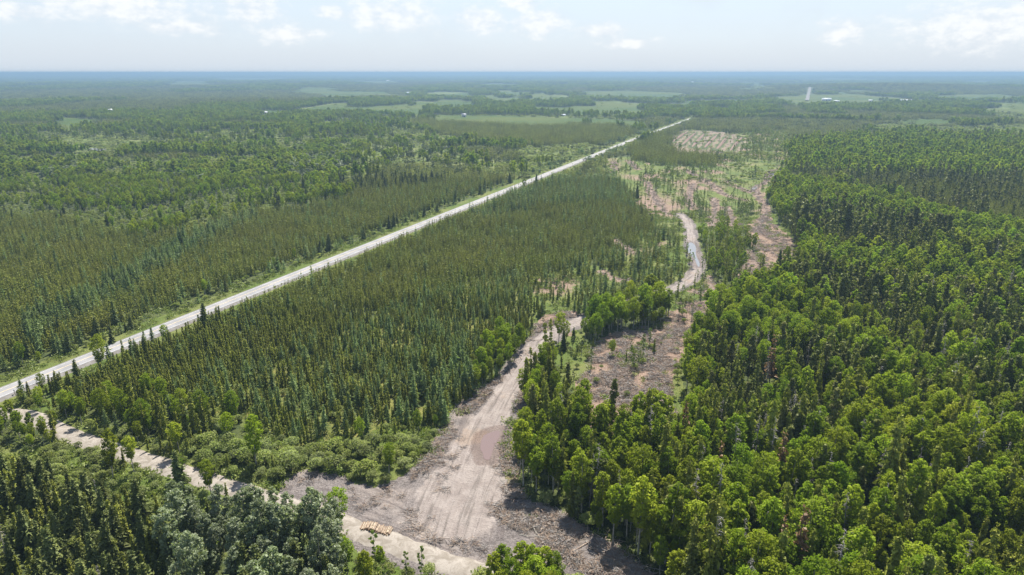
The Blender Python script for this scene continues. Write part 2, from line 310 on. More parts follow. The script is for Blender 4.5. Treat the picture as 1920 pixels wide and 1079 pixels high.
POND_PX = [(164, 279.5), (175, 277.5), (190, 278.5), (200, 276.5), (204, 279), (196, 283), (175, 283.2)]
# pixel of base centre, width m, depth m, wall h, roof colour, label
BUILD = [(1549.5, 189.5, 34, 16, 6.5, 'white', 'long white roofed barn beside the far straight road'),
 (1568.5, 191.8, 20, 10, 4, 'white', 'low white shed just right of the far barn'),
 (1632, 190.5, 14, 9, 4, 'white', 'small white house alone on the far field'),
 (1687, 190.5, 15, 10, 5, 'white', 'short white shed left of the long white barn'),
 (1703, 190.8, 37, 13, 5, 'red', 'long white barn with a rust red roof edge at far right'),
 (870, 219.5, 11, 9, 6, 'grey', 'pale house with grey roof behind the dark spruce block'),
 (1055, 217.8, 14, 7, 3, 'white', 'low white shed at the edge of the bright field'),
 (497, 213.5, 13, 9, 4, 'grey', 'grey farmhouse in the small yard in the left distance'),
 (473, 215.5, 8, 6, 4, 'white', 'small white shed left of the grey farmhouse'),
 (208, 209.5, 12, 8, 5, 'white', 'lone white house in the woods at far left'),
 (1217, 185.5, 16, 10, 5, 'white', 'white farmhouse on the field beyond the highway'),
 (766, 176.5, 26, 14, 6, 'white', 'white farm building on the field in the left distance'),
 (1298, 155.5, 30, 14, 7, 'white', 'small white farm building near the horizon right of centre'),
 (484, 143, 70, 24, 9, 'white', 'white shed near the horizon left of the highway'),
 (727, 152.5, 44, 18, 7, 'white', 'white barn on the thin field left of the horizon centre'),
 (849, 152, 40, 16, 7, 'white', 'small pale barn near the horizon centre'),
 (1033, 147, 50, 18, 8, 'white', 'pale shed near the horizon just right of centre'),
 (1692, 146, 70, 22, 9, 'white', 'low white shed near the horizon at far right'),
 (1545, 143.6, 120, 30, 11, 'white', 'long white shed near the horizon on the right')]
far_road = np.array([P(1513, 189.5), P(1518.5, 164.5)])
# ------------------------------------------------------------------ tagging
def tag(o, label=None, cat=None, group=None, kind=None):
    if label: o['label'] = label
    if cat: o['category'] = cat
    if group: o['group'] = group
    if kind: o['kind'] = kind
    return o

def link(name, me, parent=None):
    o = bpy.data.objects.new(name, me); COL.objects.link(o)
    if parent is not None: o.parent = parent
    return o

# ------------------------------------------------------------------ materials
def new_mat(name):
    m = bpy.data.materials.new(name); m.use_nodes = True
    nt = m.node_tree; nt.nodes.clear()
    return m, nt
def N(nt, t, **kw):
    n = nt.nodes.new(t)
    for k, v in kw.items(): setattr(n, k, v)
    return n
def mathn(nt, op, a, b=None, c=None, clamp=False):
    n = N(nt, 'ShaderNodeMath', operation=op, use_clamp=clamp)
    for i, q in enumerate((a, b, c)):
        if q is None: continue
        if isinstance(q, (int, float)): n.inputs[i].default_value = q
        else: nt.links.new(q, n.inputs[i])
    return n.outputs[0]
def mixc(nt, f, a, b, mode='MIX'):
    n = N(nt, 'ShaderNodeMix', data_type='RGBA', blend_type=mode)
    for s, q in ((n.inputs[0], f), (n.inputs[6], a), (n.inputs[7], b)):
        if isinstance(q, (int, float)): s.default_value = q
        elif isinstance(q, tuple): s.default_value = (q[0], q[1], q[2], 1)
        else: nt.links.new(q, s)
    return n.outputs[2]
def noise(nt, vec, scale, detail=3, rough=.55, dist=0):
    n = N(nt, 'ShaderNodeTexNoise'); n.inputs['Scale'].default_value = scale
    n.inputs['Detail'].default_value = detail; n.inputs['Roughness'].default_value = rough; n.inputs['Distortion'].default_value = dist
    if vec is not None: nt.links.new(vec, n.inputs['Vector'])
    return n.outputs['Fac']
def ramp(nt, f, lo, hi):
    n = N(nt, 'ShaderNodeMapRange', interpolation_type='SMOOTHSTEP'); n.inputs[1].default_value = lo; n.inputs[2].default_value = hi
    nt.links.new(f, n.inputs[0]); return n.outputs[0]
def finish(nt, col, rough=.8, spec=.2, bump=None, bstr=.4, bdist=.2):
    b = N(nt, 'ShaderNodeBsdfPrincipled'); o = N(nt, 'ShaderNodeOutputMaterial')
    if isinstance(col, tuple): b.inputs['Base Color'].default_value = (*col, 1)
    else: nt.links.new(col, b.inputs['Base Color'])
    if isinstance(rough, (int, float)): b.inputs['Roughness'].default_value = rough
    else: nt.links.new(rough, b.inputs['Roughness'])
    b.inputs['Specular IOR Level'].default_value = spec
    if bump is not None:
        bn = N(nt, 'ShaderNodeBump'); bn.inputs['Strength'].default_value = bstr; bn.inputs['Distance'].default_value = bdist
        nt.links.new(bump, bn.inputs['Height']); nt.links.new(bn.outputs[0], b.inputs['Normal'])
    nt.links.new(b.outputs[0], o.inputs[0]); return b

def leaf_mat(name, c1, c2, c3, trans=.3, spec=.25, patch=None):
    """c1..c2 by leaf tuft, c3 = tone some whole trees lean to"""
    m, nt = new_mat(name)
    at = N(nt, 'ShaderNodeAttribute', attribute_name='tint')
    oi = N(nt, 'ShaderNodeObjectInfo')
    col = mixc(nt, at.outputs['Fac'], c1, c2)
    r2 = mathn(nt, 'POWER', oi.outputs['Random'], 1.6)
    col = mixc(nt, mathn(nt, 'MULTIPLY', r2, .85), col, c3)
    nz = noise(nt, oi.outputs['Location'], .02, 2)
    hsv = N(nt, 'ShaderNodeHueSaturation')
    nt.links.new(mathn(nt, 'MULTIPLY_ADD', nz, .05, .475), hsv.inputs['Hue'])
    rr = mathn(nt, 'FRACT', mathn(nt, 'MULTIPLY', oi.outputs['Random'], 37.7))
    nt.links.new(mathn(nt, 'MULTIPLY_ADD', rr, .6, .7), hsv.inputs['Value'])
    hsv.inputs['Saturation'].default_value = 1.0
    nt.links.new(col, hsv.inputs['Color'])
    col = hsv.outputs[0]
    b = N(nt, 'ShaderNodeBsdfPrincipled'); b.inputs['Roughness'].default_value = .55; b.inputs['Specular IOR Level'].default_value = spec
    t = N(nt, 'ShaderNodeBsdfTranslucent'); mx = N(nt, 'ShaderNodeMixShader'); mx.inputs[0].default_value = trans
    o = N(nt, 'ShaderNodeOutputMaterial')
    nt.links.new(col, b.inputs['Base Color'])
    tc = mixc(nt, 1.0, col, (1.05, 1.15, .6), 'MULTIPLY')
    nt.links.new(tc, t.inputs['Color'])
    nt.links.new(b.outputs[0], mx.inputs[1]); nt.links.new(t.outputs[0], mx.inputs[2]); nt.links.new(mx.outputs[0], o.inputs[0])
    return m

def bark_mat(name, c1, c2, sc=6):
    m, nt = new_mat(name)
    tc = N(nt, 'ShaderNodeTexCoord')
    f = noise(nt, tc.outputs['Object'], sc, 3)
    finish(nt, mixc(nt, ramp(nt, f, .4, .62), c1, c2), .85, .15)
    return m

M = {}
M['bs'] = leaf_mat('spruce_needles', (.105, .130, .019), (.241, .245, .038), (.15, .165, .032), .24, .08)
M['tam'] = leaf_mat('tamarack_needles', (.123, .165, .057), (.191, .239, .082), (.141, .186, .073), .3, .08)
M['fir'] = leaf_mat('fir_needles', (.060, .087, .027), (.132, .146, .045), (.102, .112, .028), .16, .08)
M['pine'] = leaf_mat('pine_needles', (.086, .108, .027), (.159, .168, .042), (.122, .117, .037), .2, .08)
M['asp'] = leaf_mat('aspen_leaves', (.113, .168, .012), (.177, .238, .016), (.230, .252, .020), .46, .05)
M['sap'] = leaf_mat('slim_aspen_leaves', (.103, .149, .025), (.161, .209, .035), (.138, .165, .050), .45, .08)
M['pop'] = leaf_mat('poplar_leaves', (.137, .161, .090), (.229, .251, .155), (.160, .192, .084), .4)
M['wil'] = leaf_mat('willow_leaves', (.146, .181, .040), (.243, .257, .085), (.216, .236, .110), .5, .08)
M['rust'] = leaf_mat('dead_needles', (.14, .075, .03), (.22, .12, .05), (.16, .09, .04), .15)
M['herb'] = leaf_mat('herb_leaves', (.1, .14, .022), (.17, .2, .04), (.13, .14, .04), .35)
M['bark_dark'] = bark_mat('dark_bark', (.07, .055, .042), (.13, .11, .09))
M['bark_pale'] = bark_mat('pale_bark', (.33, .31, .26), (.2, .18, .15), 3)
M['bark_grey'] = bark_mat('grey_dead_wood', (.188, .171, .156), (.300, .275, .250))
M['wood'] = bark_mat('fresh_wood', (.3, .21, .12), (.42, .32, .2), 2)
M['slash'] = bark_mat('slash_wood', (.22, .155, .115), (.34, .27, .205), 1.5)

# ------------------------------------------------------------------ mesh building
class MB:
    def __init__(s): s.v = []; s.f4 = []; s.f3 = []; s.m4 = []; s.m3 = []; s.t4 = []; s.t3 = []; s.n = 0
    def quads(s, V, mat=0, tint=None):
        """V (n,4,3)"""
        n = len(V)
        if n == 0: return
        s.v.append(V.reshape(-1, 3)); s.f4.append(np.arange(4 * n).reshape(n, 4) + s.n)
        s.m4.append(np.full(n, mat)); s.t4.append(np.full(n, .5) if tint is None else np.broadcast_to(tint, (n,)).astype(float))
        s.n += 4 * n
    def grid(s, verts, faces, mat=0, tint=.5):
        verts = np.asarray(verts, float); faces = np.asarray(faces)
        s.v.append(verts); s.f4.append(faces + s.n); s.m4.append(np.full(len(faces), mat)); s.t4.append(np.full(len(faces), tint)); s.n += len(verts)
    def tris(s, verts, faces, mat=0, tint=.5):
        verts = np.asarray(verts, float); faces = np.asarray(faces)
        s.v.append(verts); s.f3.append(faces + s.n); s.m3.append(np.full(len(faces), mat)); s.t3.append(np.full(len(faces), tint)); s.n += len(verts)
    def tube(s, pts, rad, sides=6, mat=0, tint=.5, cap=True):
        pts = np.asarray(pts, float); n = len(pts); rad = np.broadcast_to(rad, (n,))
        V = []; a = np.arange(sides) * 2 * math.pi / sides
        for i in range(n):
            d = pts[min(i + 1, n - 1)] - pts[max(i - 1, 0)]; d = d / (np.linalg.norm(d) + 1e-9)
            ref = np.array([1., 0, 0]) if abs(d[2]) > .7 else np.array([0, 0, 1.])
            p = np.cross(d, ref); p /= np.linalg.norm(p); q = np.cross(d, p)
            V.append(pts[i] + rad[i] * (np.cos(a)[:, None] * p + np.sin(a)[:, None] * q))
        V = np.concatenate(V)
        F = [[i * sides + k, i * sides + (k + 1) % sides, (i + 1) * sides + (k + 1) % sides, (i + 1) * sides + k] for i in range(n - 1) for k in range(sides)]
        s.grid(V, F, mat, tint)
        if cap:
            for e in (0, n - 1):
                ring = V[e * sides:(e + 1) * sides]
                vs = np.vstack([ring, pts[e]]); F3 = [[k, (k + 1) % sides, sides] for k in range(sides)]
                s.tris(vs, F3, mat, tint)
    def add(s, o, T=None, matmap=None, tshift=0):
        """append another builder's arrays with a transform function"""
        for V in o.v: s.v.append(T(V) if T else V)
        for L, K in ((o.f4, s.f4), (o.f3, s.f3)):
            for F in L: K.append(F + s.n)
        for a in o.m4: s.m4.append(a if matmap is None else np.array(matmap)[a])
        for a in o.m3: s.m3.append(a if matmap is None else np.array(matmap)[a])
        for a in o.t4: s.t4.append(np.clip(a + tshift, 0, 1))
        for a in o.t3: s.t3.append(np.clip(a + tshift, 0, 1))
        s.n += o.n
    def mesh(s, name, mats, smooth=False):
        me = bpy.data.meshes.new(name)
        V = np.concatenate(s.v)
        F4 = np.concatenate(s.f4) if s.f4 else np.zeros((0, 4), int)
        F3 = np.concatenate(s.f3) if s.f3 else np.zeros((0, 3), int)
        me.vertices.add(len(V)); me.vertices.foreach_set('co', V.astype(np.float32).ravel())
        li = np.concatenate([F4.ravel(), F3.ravel()]).astype(np.int32)
        me.loops.add(len(li)); me.loops.foreach_set('vertex_index', li)
        n4, n3 = len(F4), len(F3)
        st = np.concatenate([np.arange(n4) * 4, n4 * 4 + np.arange(n3) * 3]).astype(np.int32)
        me.polygons.add(n4 + n3); me.polygons.foreach_set('loop_start', st)
        me.polygons.foreach_set('material_index', np.concatenate((s.m4 or [np.zeros(0)]) + (s.m3 or [])).astype(np.int32))
        at = me.attributes.new('tint', 'FLOAT', 'FACE')
        at.data.foreach_set('value', np.concatenate((s.t4 or [np.zeros(0)]) + (s.t3 or [])).astype(np.float32))
        for m in mats: me.materials.append(m)
        me.update(calc_edges=True)
        if smooth: me.polygons.foreach_set('use_smooth', np.ones(n4 + n3, bool)); me.update()
        return me

def unit(v): return v / (np.linalg.norm(v, axis=-1, keepdims=True) + 1e-9)
def diamonds(c, nrm, a, b, r, dirs=None):
    """leaf diamonds at c with normal nrm, half sizes a,b"""
    n = len(c); nrm = unit(nrm)
    if dirs is None: dirs = r.normal(size=(n, 3))
    p = unit(dirs - (dirs * nrm).sum(1, keepdims=True) * nrm); q = np.cross(nrm, p)
    a = np.broadcast_to(a, (n,))[:, None]; b = np.broadcast_to(b, (n,))[:, None]
    j = lambda: 1 + .3 * r.normal(size=(n, 1))
    return np.stack([c + p * a * j(), c + q * b * j(), c - p * a * j(), c - q * b * j()], 1)

def conifer(r, h, rmax, whorls, nb, droop, tufts, shape=.8, club=0, base=.06, width=.34, mat=0, ragged=.25, tuft=.16):
    """crown of drooping boughs; returns MB (crown only)"""
    mb = MB()
    t = np.linspace(base, .985, whorls) + r.normal(size=whorls) * .3 / whorls
    C = []; Nn = []; A = []; B = []; Dd = []; T = []
    for ti in t:
        ti = min(max(ti, base), .995)
        R = rmax * (1 - ti) ** shape * (1 + ragged * r.normal())
        if ti < base + .12: R *= .75
        if club and .86 < ti < .97: R += club * (1 + .3 * r.normal())
        R = max(R, .1 * (1 - ti) * rmax + .07)
        k = max(3, int(round(nb * (.6 + .4 * (1 - ti)))))
        ph = r.uniform(0, 6.28) + np.arange(k) * 6.283 / k + r.normal(size=k) * .3
        L = R * np.clip(1 + .22 * r.normal(size=k), .4, 1.5)
        d = np.stack([np.cos(ph), np.sin(ph), np.full(k, -droop) + .1 * r.normal(size=k)], 1)
        z0 = ti * h
        c = d * (L * .55)[:, None]; c[:, 2] += z0
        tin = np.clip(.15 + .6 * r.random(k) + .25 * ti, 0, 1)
        up = np.array([0, 0, 1.]) + .35 * r.normal(size=(k, 3)) + .55 * np.stack([np.cos(ph), np.sin(ph), 0 * ph], 1)
        mb.quads(diamonds(c, up, L * .58, np.minimum(width * rmax, L * .55), r, d), mat, tin)
        side = np.stack([-np.sin(ph), np.cos(ph), 0 * ph], 1) + .4 * r.normal(size=(k, 3))
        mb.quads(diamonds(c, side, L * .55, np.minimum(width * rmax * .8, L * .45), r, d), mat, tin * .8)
        for _ in range(tufts):
            f = r.uniform(.35, 1.08, size=k)
            cc = d * (L * f)[:, None]; cc[:, 2] += z0
            cc += r.normal(size=(k, 3)) * .1 * rmax
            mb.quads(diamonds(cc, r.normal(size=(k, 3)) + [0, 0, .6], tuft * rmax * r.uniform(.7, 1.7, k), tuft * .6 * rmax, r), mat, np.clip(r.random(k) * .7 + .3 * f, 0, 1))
    return mb

def leafball(r, mb, c, rad, n, size, mat=0, t0=.5, flat=.8):
    d = unit(r.normal(size=(n, 3)))
    rr = rad * r.uniform(.45, 1.05, size=(n, 1)) ** .6
    p = d * rr; p[:, 2] *= flat
    nr = d + .8 * r.normal(size=(n, 3)) + [0, 0, .35]
    mb.quads(diamonds(p + c, nr, size * r.uniform(.6, 1.4, n), size * .7 * r.uniform(.6, 1.3, n), r), mat, np.clip(t0 + .22 * r.normal(size=n), 0, 1))

def broadleaf(r, h, cr, base, nball, nleaf, size, limbs=6, lean=.03):
    """aspen-like: returns (trunk MB, crown MB)"""
    tr = MB(); cw = MB()
    lx, ly = r.normal(size=2) * lean * h
    top = np.array([lx, ly, h * .93])
    ax = lambda t: np.array([lx * t ** 1.5, ly * t ** 1.5, h * .93 * t])
    ts = np.linspace(0, 1, 6)
    tr.tube([ax(t) for t in ts], [.011 * h * (1 - .85 * t) + .012 for t in ts], 6)
    for k in range(nball):
        f = (k + r.random()) / nball
        z = base + (1 - base) * f
        q_ = (z - base) / (1 - base); prof = (min(1, .35 + 1.3 * q_) if q_ < .5 else math.sqrt(max(.05, 1 - ((q_ - .5) / .56) ** 2.2)))
        ph = k * 2.4 + r.normal() * .4
        rad = cr * prof * (.15 + .8 * math.sqrt(r.random()))
        c = ax(z * .97) + np.array([math.cos(ph) * rad, math.sin(ph) * rad, 0])
        br = cr * (.2 + .24 * r.random() ** 1.5) * (.6 + .4 * prof) * (1.25 if nball < 12 else 1)
        leafball(r, cw, c, br * r.uniform(.75, 1.15), nleaf, size, 0, .25 + .5 * r.random())
        if k < limbs * 3 and k % 2 == 0:
            s = ax(max(.2, z - .14)); mid = .5 * (s + c) + [0, 0, -.03 * h]
            tr.tube([s, mid, c], [.005 * h, .0035 * h, .0015 * h], 4, cap=False)
    leafball(r, cw, ax(1.0), cr * .3, nleaf, size, 0, .6)
    return tr, cw

def stem(r, h, k=.009, sides=5, sweep=.01):
    mb = MB(); b = r.normal(size=2) * sweep * h
    mb.tube([[b[0] * t * t, b[1] * t * t, h * t] for t in (0, .35, .7, .97)], [k * h, k * h * .8, k * h * .5, .01], sides)
    return mb

def make_tree(kind, seed, lod):
    """-> (trunk MB, crown MB or None). lod 0 near, 1 middle, 2 far"""
    r = np.random.default_rng(seed * 97 + lod * 7 + sum(map(ord, kind)))
    if kind == 'bs':
        h = 8.0; w = r.uniform(.7, 1.0)
        a = [(30, 6, 2), (15, 5, 1), (9, 4, 0)][lod]
        return stem(r, h), conifer(r, h, w, a[0], a[1], .45, a[2], .52, .16, .05, .34 if lod < 2 else .38)
    if kind == 'tam':
        h = 10.0; w = r.uniform(1.5, 1.9)
        a = [(28, 7, 3), (14, 6, 1), (7, 5, 0)][lod]
        return stem(r, h), conifer(r, h, w, a[0], a[1], .12, a[2], .75, 0, .06, [.13, .2, .4][lod], 0, .3, .1)
    if kind == 'fir':
        h = 11.0; w = r.uniform(1.9, 2.4)
        a = [(30, 9, 3), (15, 7, 1), (7, 5, 0)][lod]
        return stem(r, h), conifer(r, h, w, a[0], a[1], .32, a[2], .8, 0, .04, [.2, .27, .45][lod], 0, .2, .12)
    if kind == 'pine':
        h = 14.0
        tr = stem(r, h, .009, 5, .03); cw = MB()
        nb, nl, sz = [(22, 34, .3), (11, 18, .5), (5, 10, .95)][lod]
        for k in range(nb):
            f = (k + r.random()) / nb; z = h * (.42 + .57 * f); rad = 1.5 * (1 - f) ** .5 * r.uniform(.2, 1)
            ph = r.uniform(0, 6.28)
            leafball(r, cw, np.array([math.cos(ph) * rad, math.sin(ph) * rad, z]), .75 * (1.15 - .5 * f), nl, sz, 0, .2 + .6 * r.random(), .75)
            if lod == 0: tr.tube([[0, 0, z - .2], [math.cos(ph) * rad, math.sin(ph) * rad, z]], [.04, .015], 4, cap=False)
        return tr, cw
    if kind == 'asp':
        a = [(66, 44, .2), (26, 26, .38), (8, 18, .85)][lod]
        return broadleaf(r, 14.0, r.uniform(1.6, 2.6), r.uniform(.28, .48), *a)
    if kind == 'sap':
        a = [(12, 30, .22), (8, 18, .34), (5, 9, .6)][lod]
        return broadleaf(r, 10.0, r.uniform(1.0, 1.4), r.uniform(.3, .45), *a)
    if kind == 'pop':
        a = [(46, 54, .24), (18, 34, .42), (6, 20, 1.0)][lod]
        return broadleaf(r, 14.0, r.uniform(2.0, 2.7), r.uniform(.22, .35), *a)
    if kind == 'wil':
        tr = MB(); cw = MB()
        nb, nl, sz = [(16, 60, .18), (9, 30, .32), (5, 16, .62)][lod]
        for k in range(nb):
            ph = k * 2.4; rad = 1.35 * math.sqrt((k + .5) / nb) * r.uniform(.8, 1.15)
            z = 1.0 + 1.5 * math.sqrt(max(0, 1 - (rad / 1.75) ** 2)) * r.uniform(.6, 1.05)
            c = np.array([math.cos(ph) * rad, math.sin(ph) * rad, z])
            leafball(r, cw, c, r.uniform(.55, .85), nl, sz, 0, .2 + .6 * r.random(), .85)
            if k % 3 == 0: tr.tube([[c[0] * .08, c[1] * .08, 0], [c[0] * .5, c[1] * .5, z * .6], c], [.05, .035, .015], 4, cap=False)
        return tr, cw
    if kind in ('snag', 'rust'):
        h = 11.0; tr = stem(r, h, .009, 5, .02); cw = MB()
        nb = [46, 26, 10][lod]
        for k in range(nb):
            z = h * r.uniform(.22, .97); ph = r.uniform(0, 6.28); L = 1.35 * (1.05 - z / h) ** .6 * r.uniform(.4, 1.1)
            e = np.array([math.cos(ph) * L, math.sin(ph) * L, -.25 * L])
            cw.tube([[0, 0, z], e * .5 + [0, 0, z + .05], e + [0, 0, z]], [.035, .022, .008], 3, cap=False)
            for _ in range([3, 2, 0][lod]):
                s = e * r.uniform(.3, .9) + [0, 0, z]; q = s + r.normal(size=3) * .3 * L - [0, 0, .1]
                cw.tube([s, q], [.018, .006], 3, cap=False)
        if kind == 'rust':
            cw2 = conifer(r, h, 1.25, 22, 6, .3, 1, .7, 0, .2, .2); cw = cw2
        return tr, cw
MATS = dict(bs=('bark_dark', 'bs'), tam=('bark_dark', 'tam'), fir=('bark_dark', 'fir'), pine=('bark_dark', 'pine'), asp=('bark_pale', 'asp'), sap=('bark_pale', 'sap'), pop=('bark_grey', 'pop'), wil=('bark_dark', 'wil'), snag=('bark_grey', 'bark_grey'), rust=('bark_dark', 'rust'))
H0 = dict(bs=8., tam=10., fir=11., pine=14., asp=14., sap=10., pop=14., wil=2.6, snag=11., rust=11.)
NAMES = dict(bs='black_spruce', tam='tamarack', fir='white_spruce', pine='jack_pine', asp='aspen', sap='slender_aspen', pop='balsam_poplar', wil='willow_shrub', snag='dead_tree', rust='rusty_dead_spruce')
NVAR = 6
PARTS = {}; PROTO = {}
for k in H0:
    PARTS[k] = []; PROTO[k] = {0: [], 1: [], 2: []}
    for v in range(NVAR if k != 'rust' else 2):
        tr, cw = make_tree(k, v, 0)
        mt = [M[MATS[k][0]]]; mc = [M[MATS[k][1]]]
        PARTS[k].append((tr.mesh(NAMES[k] + '_trunk', mt), cw.mesh(NAMES[k] + '_crown', mc)))
    if k == 'rust': continue
    for lod, nv in ((0, 3), (1, 4)):
        for v in range(nv):
            tr, cw = make_tree(k, v + 20, lod)
            mb = MB(); mb.add(tr, matmap=[0]); mb.add(cw, matmap=[1])
            me = mb.mesh(f'{NAMES[k]}_copy', [M[MATS[k][0]], M[MATS[k][1]]])
            PROTO[k][lod].append(bpy.data.objects.new(NAMES[k] + '_source', me))
# far clumps: a patch of small trees as one instance
CL_N = dict(bs=21, tam=9, fir=6, pine=9, asp=6, sap=3, pop=5, wil=6, snag=3)
CLS = 11.0
for k, n in CL_N.items():
    for v in range(5):
        r = np.random.default_rng(1000 + v + len(k) * 31 + ord(k[0]))
        mb = MB(); trees = [make_tree(k, 60 + q, 2) for q in range(4)]
        for q in range(n):
            tr, cw = trees[q % 4]
            px, py = r.uniform(-CLS / 2 - 1, CLS / 2 + 1, size=2); s = r.uniform(.75, 1.2); a = r.uniform(0, 6.28); ca, sa = math.cos(a) * s, math.sin(a) * s
            T = lambda V: np.stack([V[:, 0] * ca - V[:, 1] * sa + px, V[:, 0] * sa + V[:, 1] * ca + py, V[:, 2] * s], 1)
            if k in ('asp', 'sap', 'pop', 'snag', 'pine'): mb.add(tr, T, [0])
            mb.add(cw, T, [1], r.normal() * .25)
        PROTO[k][2].append(bpy.data.objects.new(NAMES[k] + '_patch_source', mb.mesh(f'{NAMES[k]}_patch', [M[MATS[k][0]], M[MATS[k][1]]])))

# ------------------------------------------------------------------ scatter
def jgrid(cell, r0, r1, half=.86, jit=.46, seed=1):
    ys = np.arange(r0 * .6 - 40, r1, cell)
    pts = []
    rg = np.random.default_rng(seed)
    xm = r1 * half + 30
    X, Y = np.meshgrid(np.arange(-xm, xm, cell), ys)
    X = X.ravel(); Y = Y.ravel()
    m = (np.abs(X) < Y * half + 30)
    X = X[m]; Y = Y[m]
    X = X + rg.uniform(-jit, jit, X.shape) * cell; Y = Y + rg.uniform(-jit, jit, Y.shape) * cell
    d = np.hypot(X, Y)
    m = (Y >= r0) & (Y < r1)
    return X[m], Y[m]

TREES = {k: [] for k in KF + KB}     # rows: x y z scale rot lod stand
NEAR1 = 720.0
def pick(x, y, kinds, cell, seed):
    idx, D, hs, u, v, zc = densities(x, y)
    rg = np.random.default_rng(seed)
    a = rg.random(x.shape); acc = np.zeros(x.shape); out = np.full(x.shape, -1)
    for i, k in enumerate(kinds):
        p = D[k] * cell * cell / 100
        m = (a >= acc) & (a < acc + p); out[m] = i; acc += p
    return idx, out, hs
for kinds, cell, seed in ((KF, 1.72, 11), (KB, 3.5, 12)):
    x, y = jgrid(cell, 78, NEAR1, seed=seed)
    idx, out, hs = pick(x, y, kinds, cell, seed)
    rg = np.random.default_rng(seed + 50)
    sr = np.clip(1 + .25 * rg.normal(size=x.shape), .5, 1.45); rot = rg.uniform(0, 6.28, x.shape)
    for i, k in enumerate(kinds):
        m = out == i
        s = sr[m] * hs[0][m] * (hs[1][m] if k == 'bs' else hs[1][m] ** .45 if k == 'snag' else 1)
        lod = np.where(np.hypot(x[m], y[m]) < 330, 0, 1)
        TREES[k].append(np.stack([x[m], y[m], terrain(x[m], y[m]), s, rot[m], lod, idx[m]], 1))
# far: patches
x, y = jgrid(CLS * .93, NEAR1, 2600, half=.82, seed=21)
x2, y2 = jgrid(CLS * 1.9, 2600, 6000, half=.82, seed=22)
x3, y3 = jgrid(CLS * 3.6, 6000, 11000, half=.82, seed=23)
x4, y4 = jgrid(CLS * 6.4, 11000, 21000, half=.82, seed=24)
fx = np.concatenate([x, x2, x3, x4]); fy = np.concatenate([y, y2, y3, y4])
fs = np.concatenate([np.full(x.shape, 1.), np.full(x2.shape, 1.9), np.full(x3.shape, 3.4), np.full(x4.shape, 6.0)])
idx, D, hs, u, v, zc = densities(fx, fy)
rg = np.random.default_rng(77)
W = np.stack([D[k] / {'bs': 14, 'tam': 9, 'fir': 5, 'pine': 8, 'snag': 3, 'sap': 4, 'asp': 4.6, 'pop': 4.6, 'wil': 4.5}[k] for k in KF + KB], 1)
tot = W.sum(1); a = rg.random(fx.shape) * np.maximum(tot, 1.0)
cum = np.cumsum(W, 1)
for i, k in enumerate(KF + KB):
    lo = cum[:, i - 1] if i else 0
    m = (a >= lo) & (a < cum[:, i])
    s = np.clip(1 + .15 * rg.normal(size=m.sum()), .7, 1.4) * hs[0][m] * (hs[1][m] ** .6 if k == 'bs' else 1)
    big = fs[m]
    TREES[k].append(np.stack([fx[m], fy[m], terrain(fx[m], fy[m]), s + 100 * big, rg.uniform(0, 6.28, m.sum()), np.full(m.sum(), 2), idx[m]], 1))
for k in TREES: TREES[k] = np.concatenate(TREES[k])

# hand-placed trees the photo singles out: kind, base px, height scale
HAND = [('asp', 632, 1004, 1.0), ('asp', 925, 1135, 1.03), ('asp', 948, 1122, 1.05), ('asp', 972, 1116, 1.08), ('asp', 996, 1122, 1.08), ('asp', 1020, 1124, 1.03), ('asp', 1042, 1132, 0.98), ('asp', 1008, 1150, 1.05), ('asp', 960, 1150, 1.05), ('asp', 985, 1170, 1.03), ('asp', 935, 1165, 0.97), ('asp', 1035, 1160, 0.97), ('wil', 905, 1105, 1.6), ('wil', 1055, 1118, 1.6),
        ('wil', 1080, 1115, 1.6), ('wil', 1130, 1122, 1.5), ('wil', 1100, 1130, 1.7), ('asp', 1172, 985, .93), ('asp', 1085, 925, 1.05),
        ('fir', 1205, 1000, .62), ('fir', 1235, 1010, .66), ('fir', 1128, 958, .66), ('fir', 1290, 1040, .6), ('snag', 1232, 985, 1.05), ('bs', 1248, 970, 1.5), ('bs', 1222, 960, 1.5),
        ('asp', 480, 1020, .75), ('pop', 545, 1000, .9), ('pop', 575, 1010, .8), ('fir', 395, 985, .65), ('fir', 292, 1040, .8), ('fir', 225, 985, .9), ('asp', 215, 870, .62), ('asp', 105, 815, .62),
        ('fir', 210, 668 - 22, .8), ('fir', 130, 660, .85), ('fir', 155, 640, .8), ('asp', 75, 765, .6), ('asp', 12, 806, .66), ('asp', 38, 812, .6), ('asp', 62, 822, .66), ('asp', 82, 832, .6), ('asp', 24, 790, .6), ('pop', 480, 975, .7), ('pop', 515, 970, .7), ('fir', 55, 742, .5), ('asp', 385, 552, .62), ('asp', 515, 505, .55), ('asp', 552, 488, .55), ('wil', 700, 1090, 1.6), ('asp', 715, 1075, .55),
        ('asp', 1148, 668, .55), ('asp', 1067, 735, .45), ('fir', 1075, 610 + 28, .55), ('snag', 1440, 830, 1.0), ('snag', 1470, 820, .9)]
hand_rows = {}
for (k, u0, v0, s) in HAND:
    p = P(u0, v0)
    hand_rows.setdefault(k, []).append([p[0], p[1], p[2], s, random.uniform(0, 6.28), 0, -2])
for k, rows in hand_rows.items():
    h = np.array(rows)
    T = TREES[k]
    # nothing else of its own kind crowds a hand-placed tree
    keep = np.ones(len(T), bool)
    for q in h: keep &= np.hypot(T[:, 0] - q[0], T[:, 1] - q[1]) > 1.8
    TREES[k] = np.vstack([h, T[keep]])

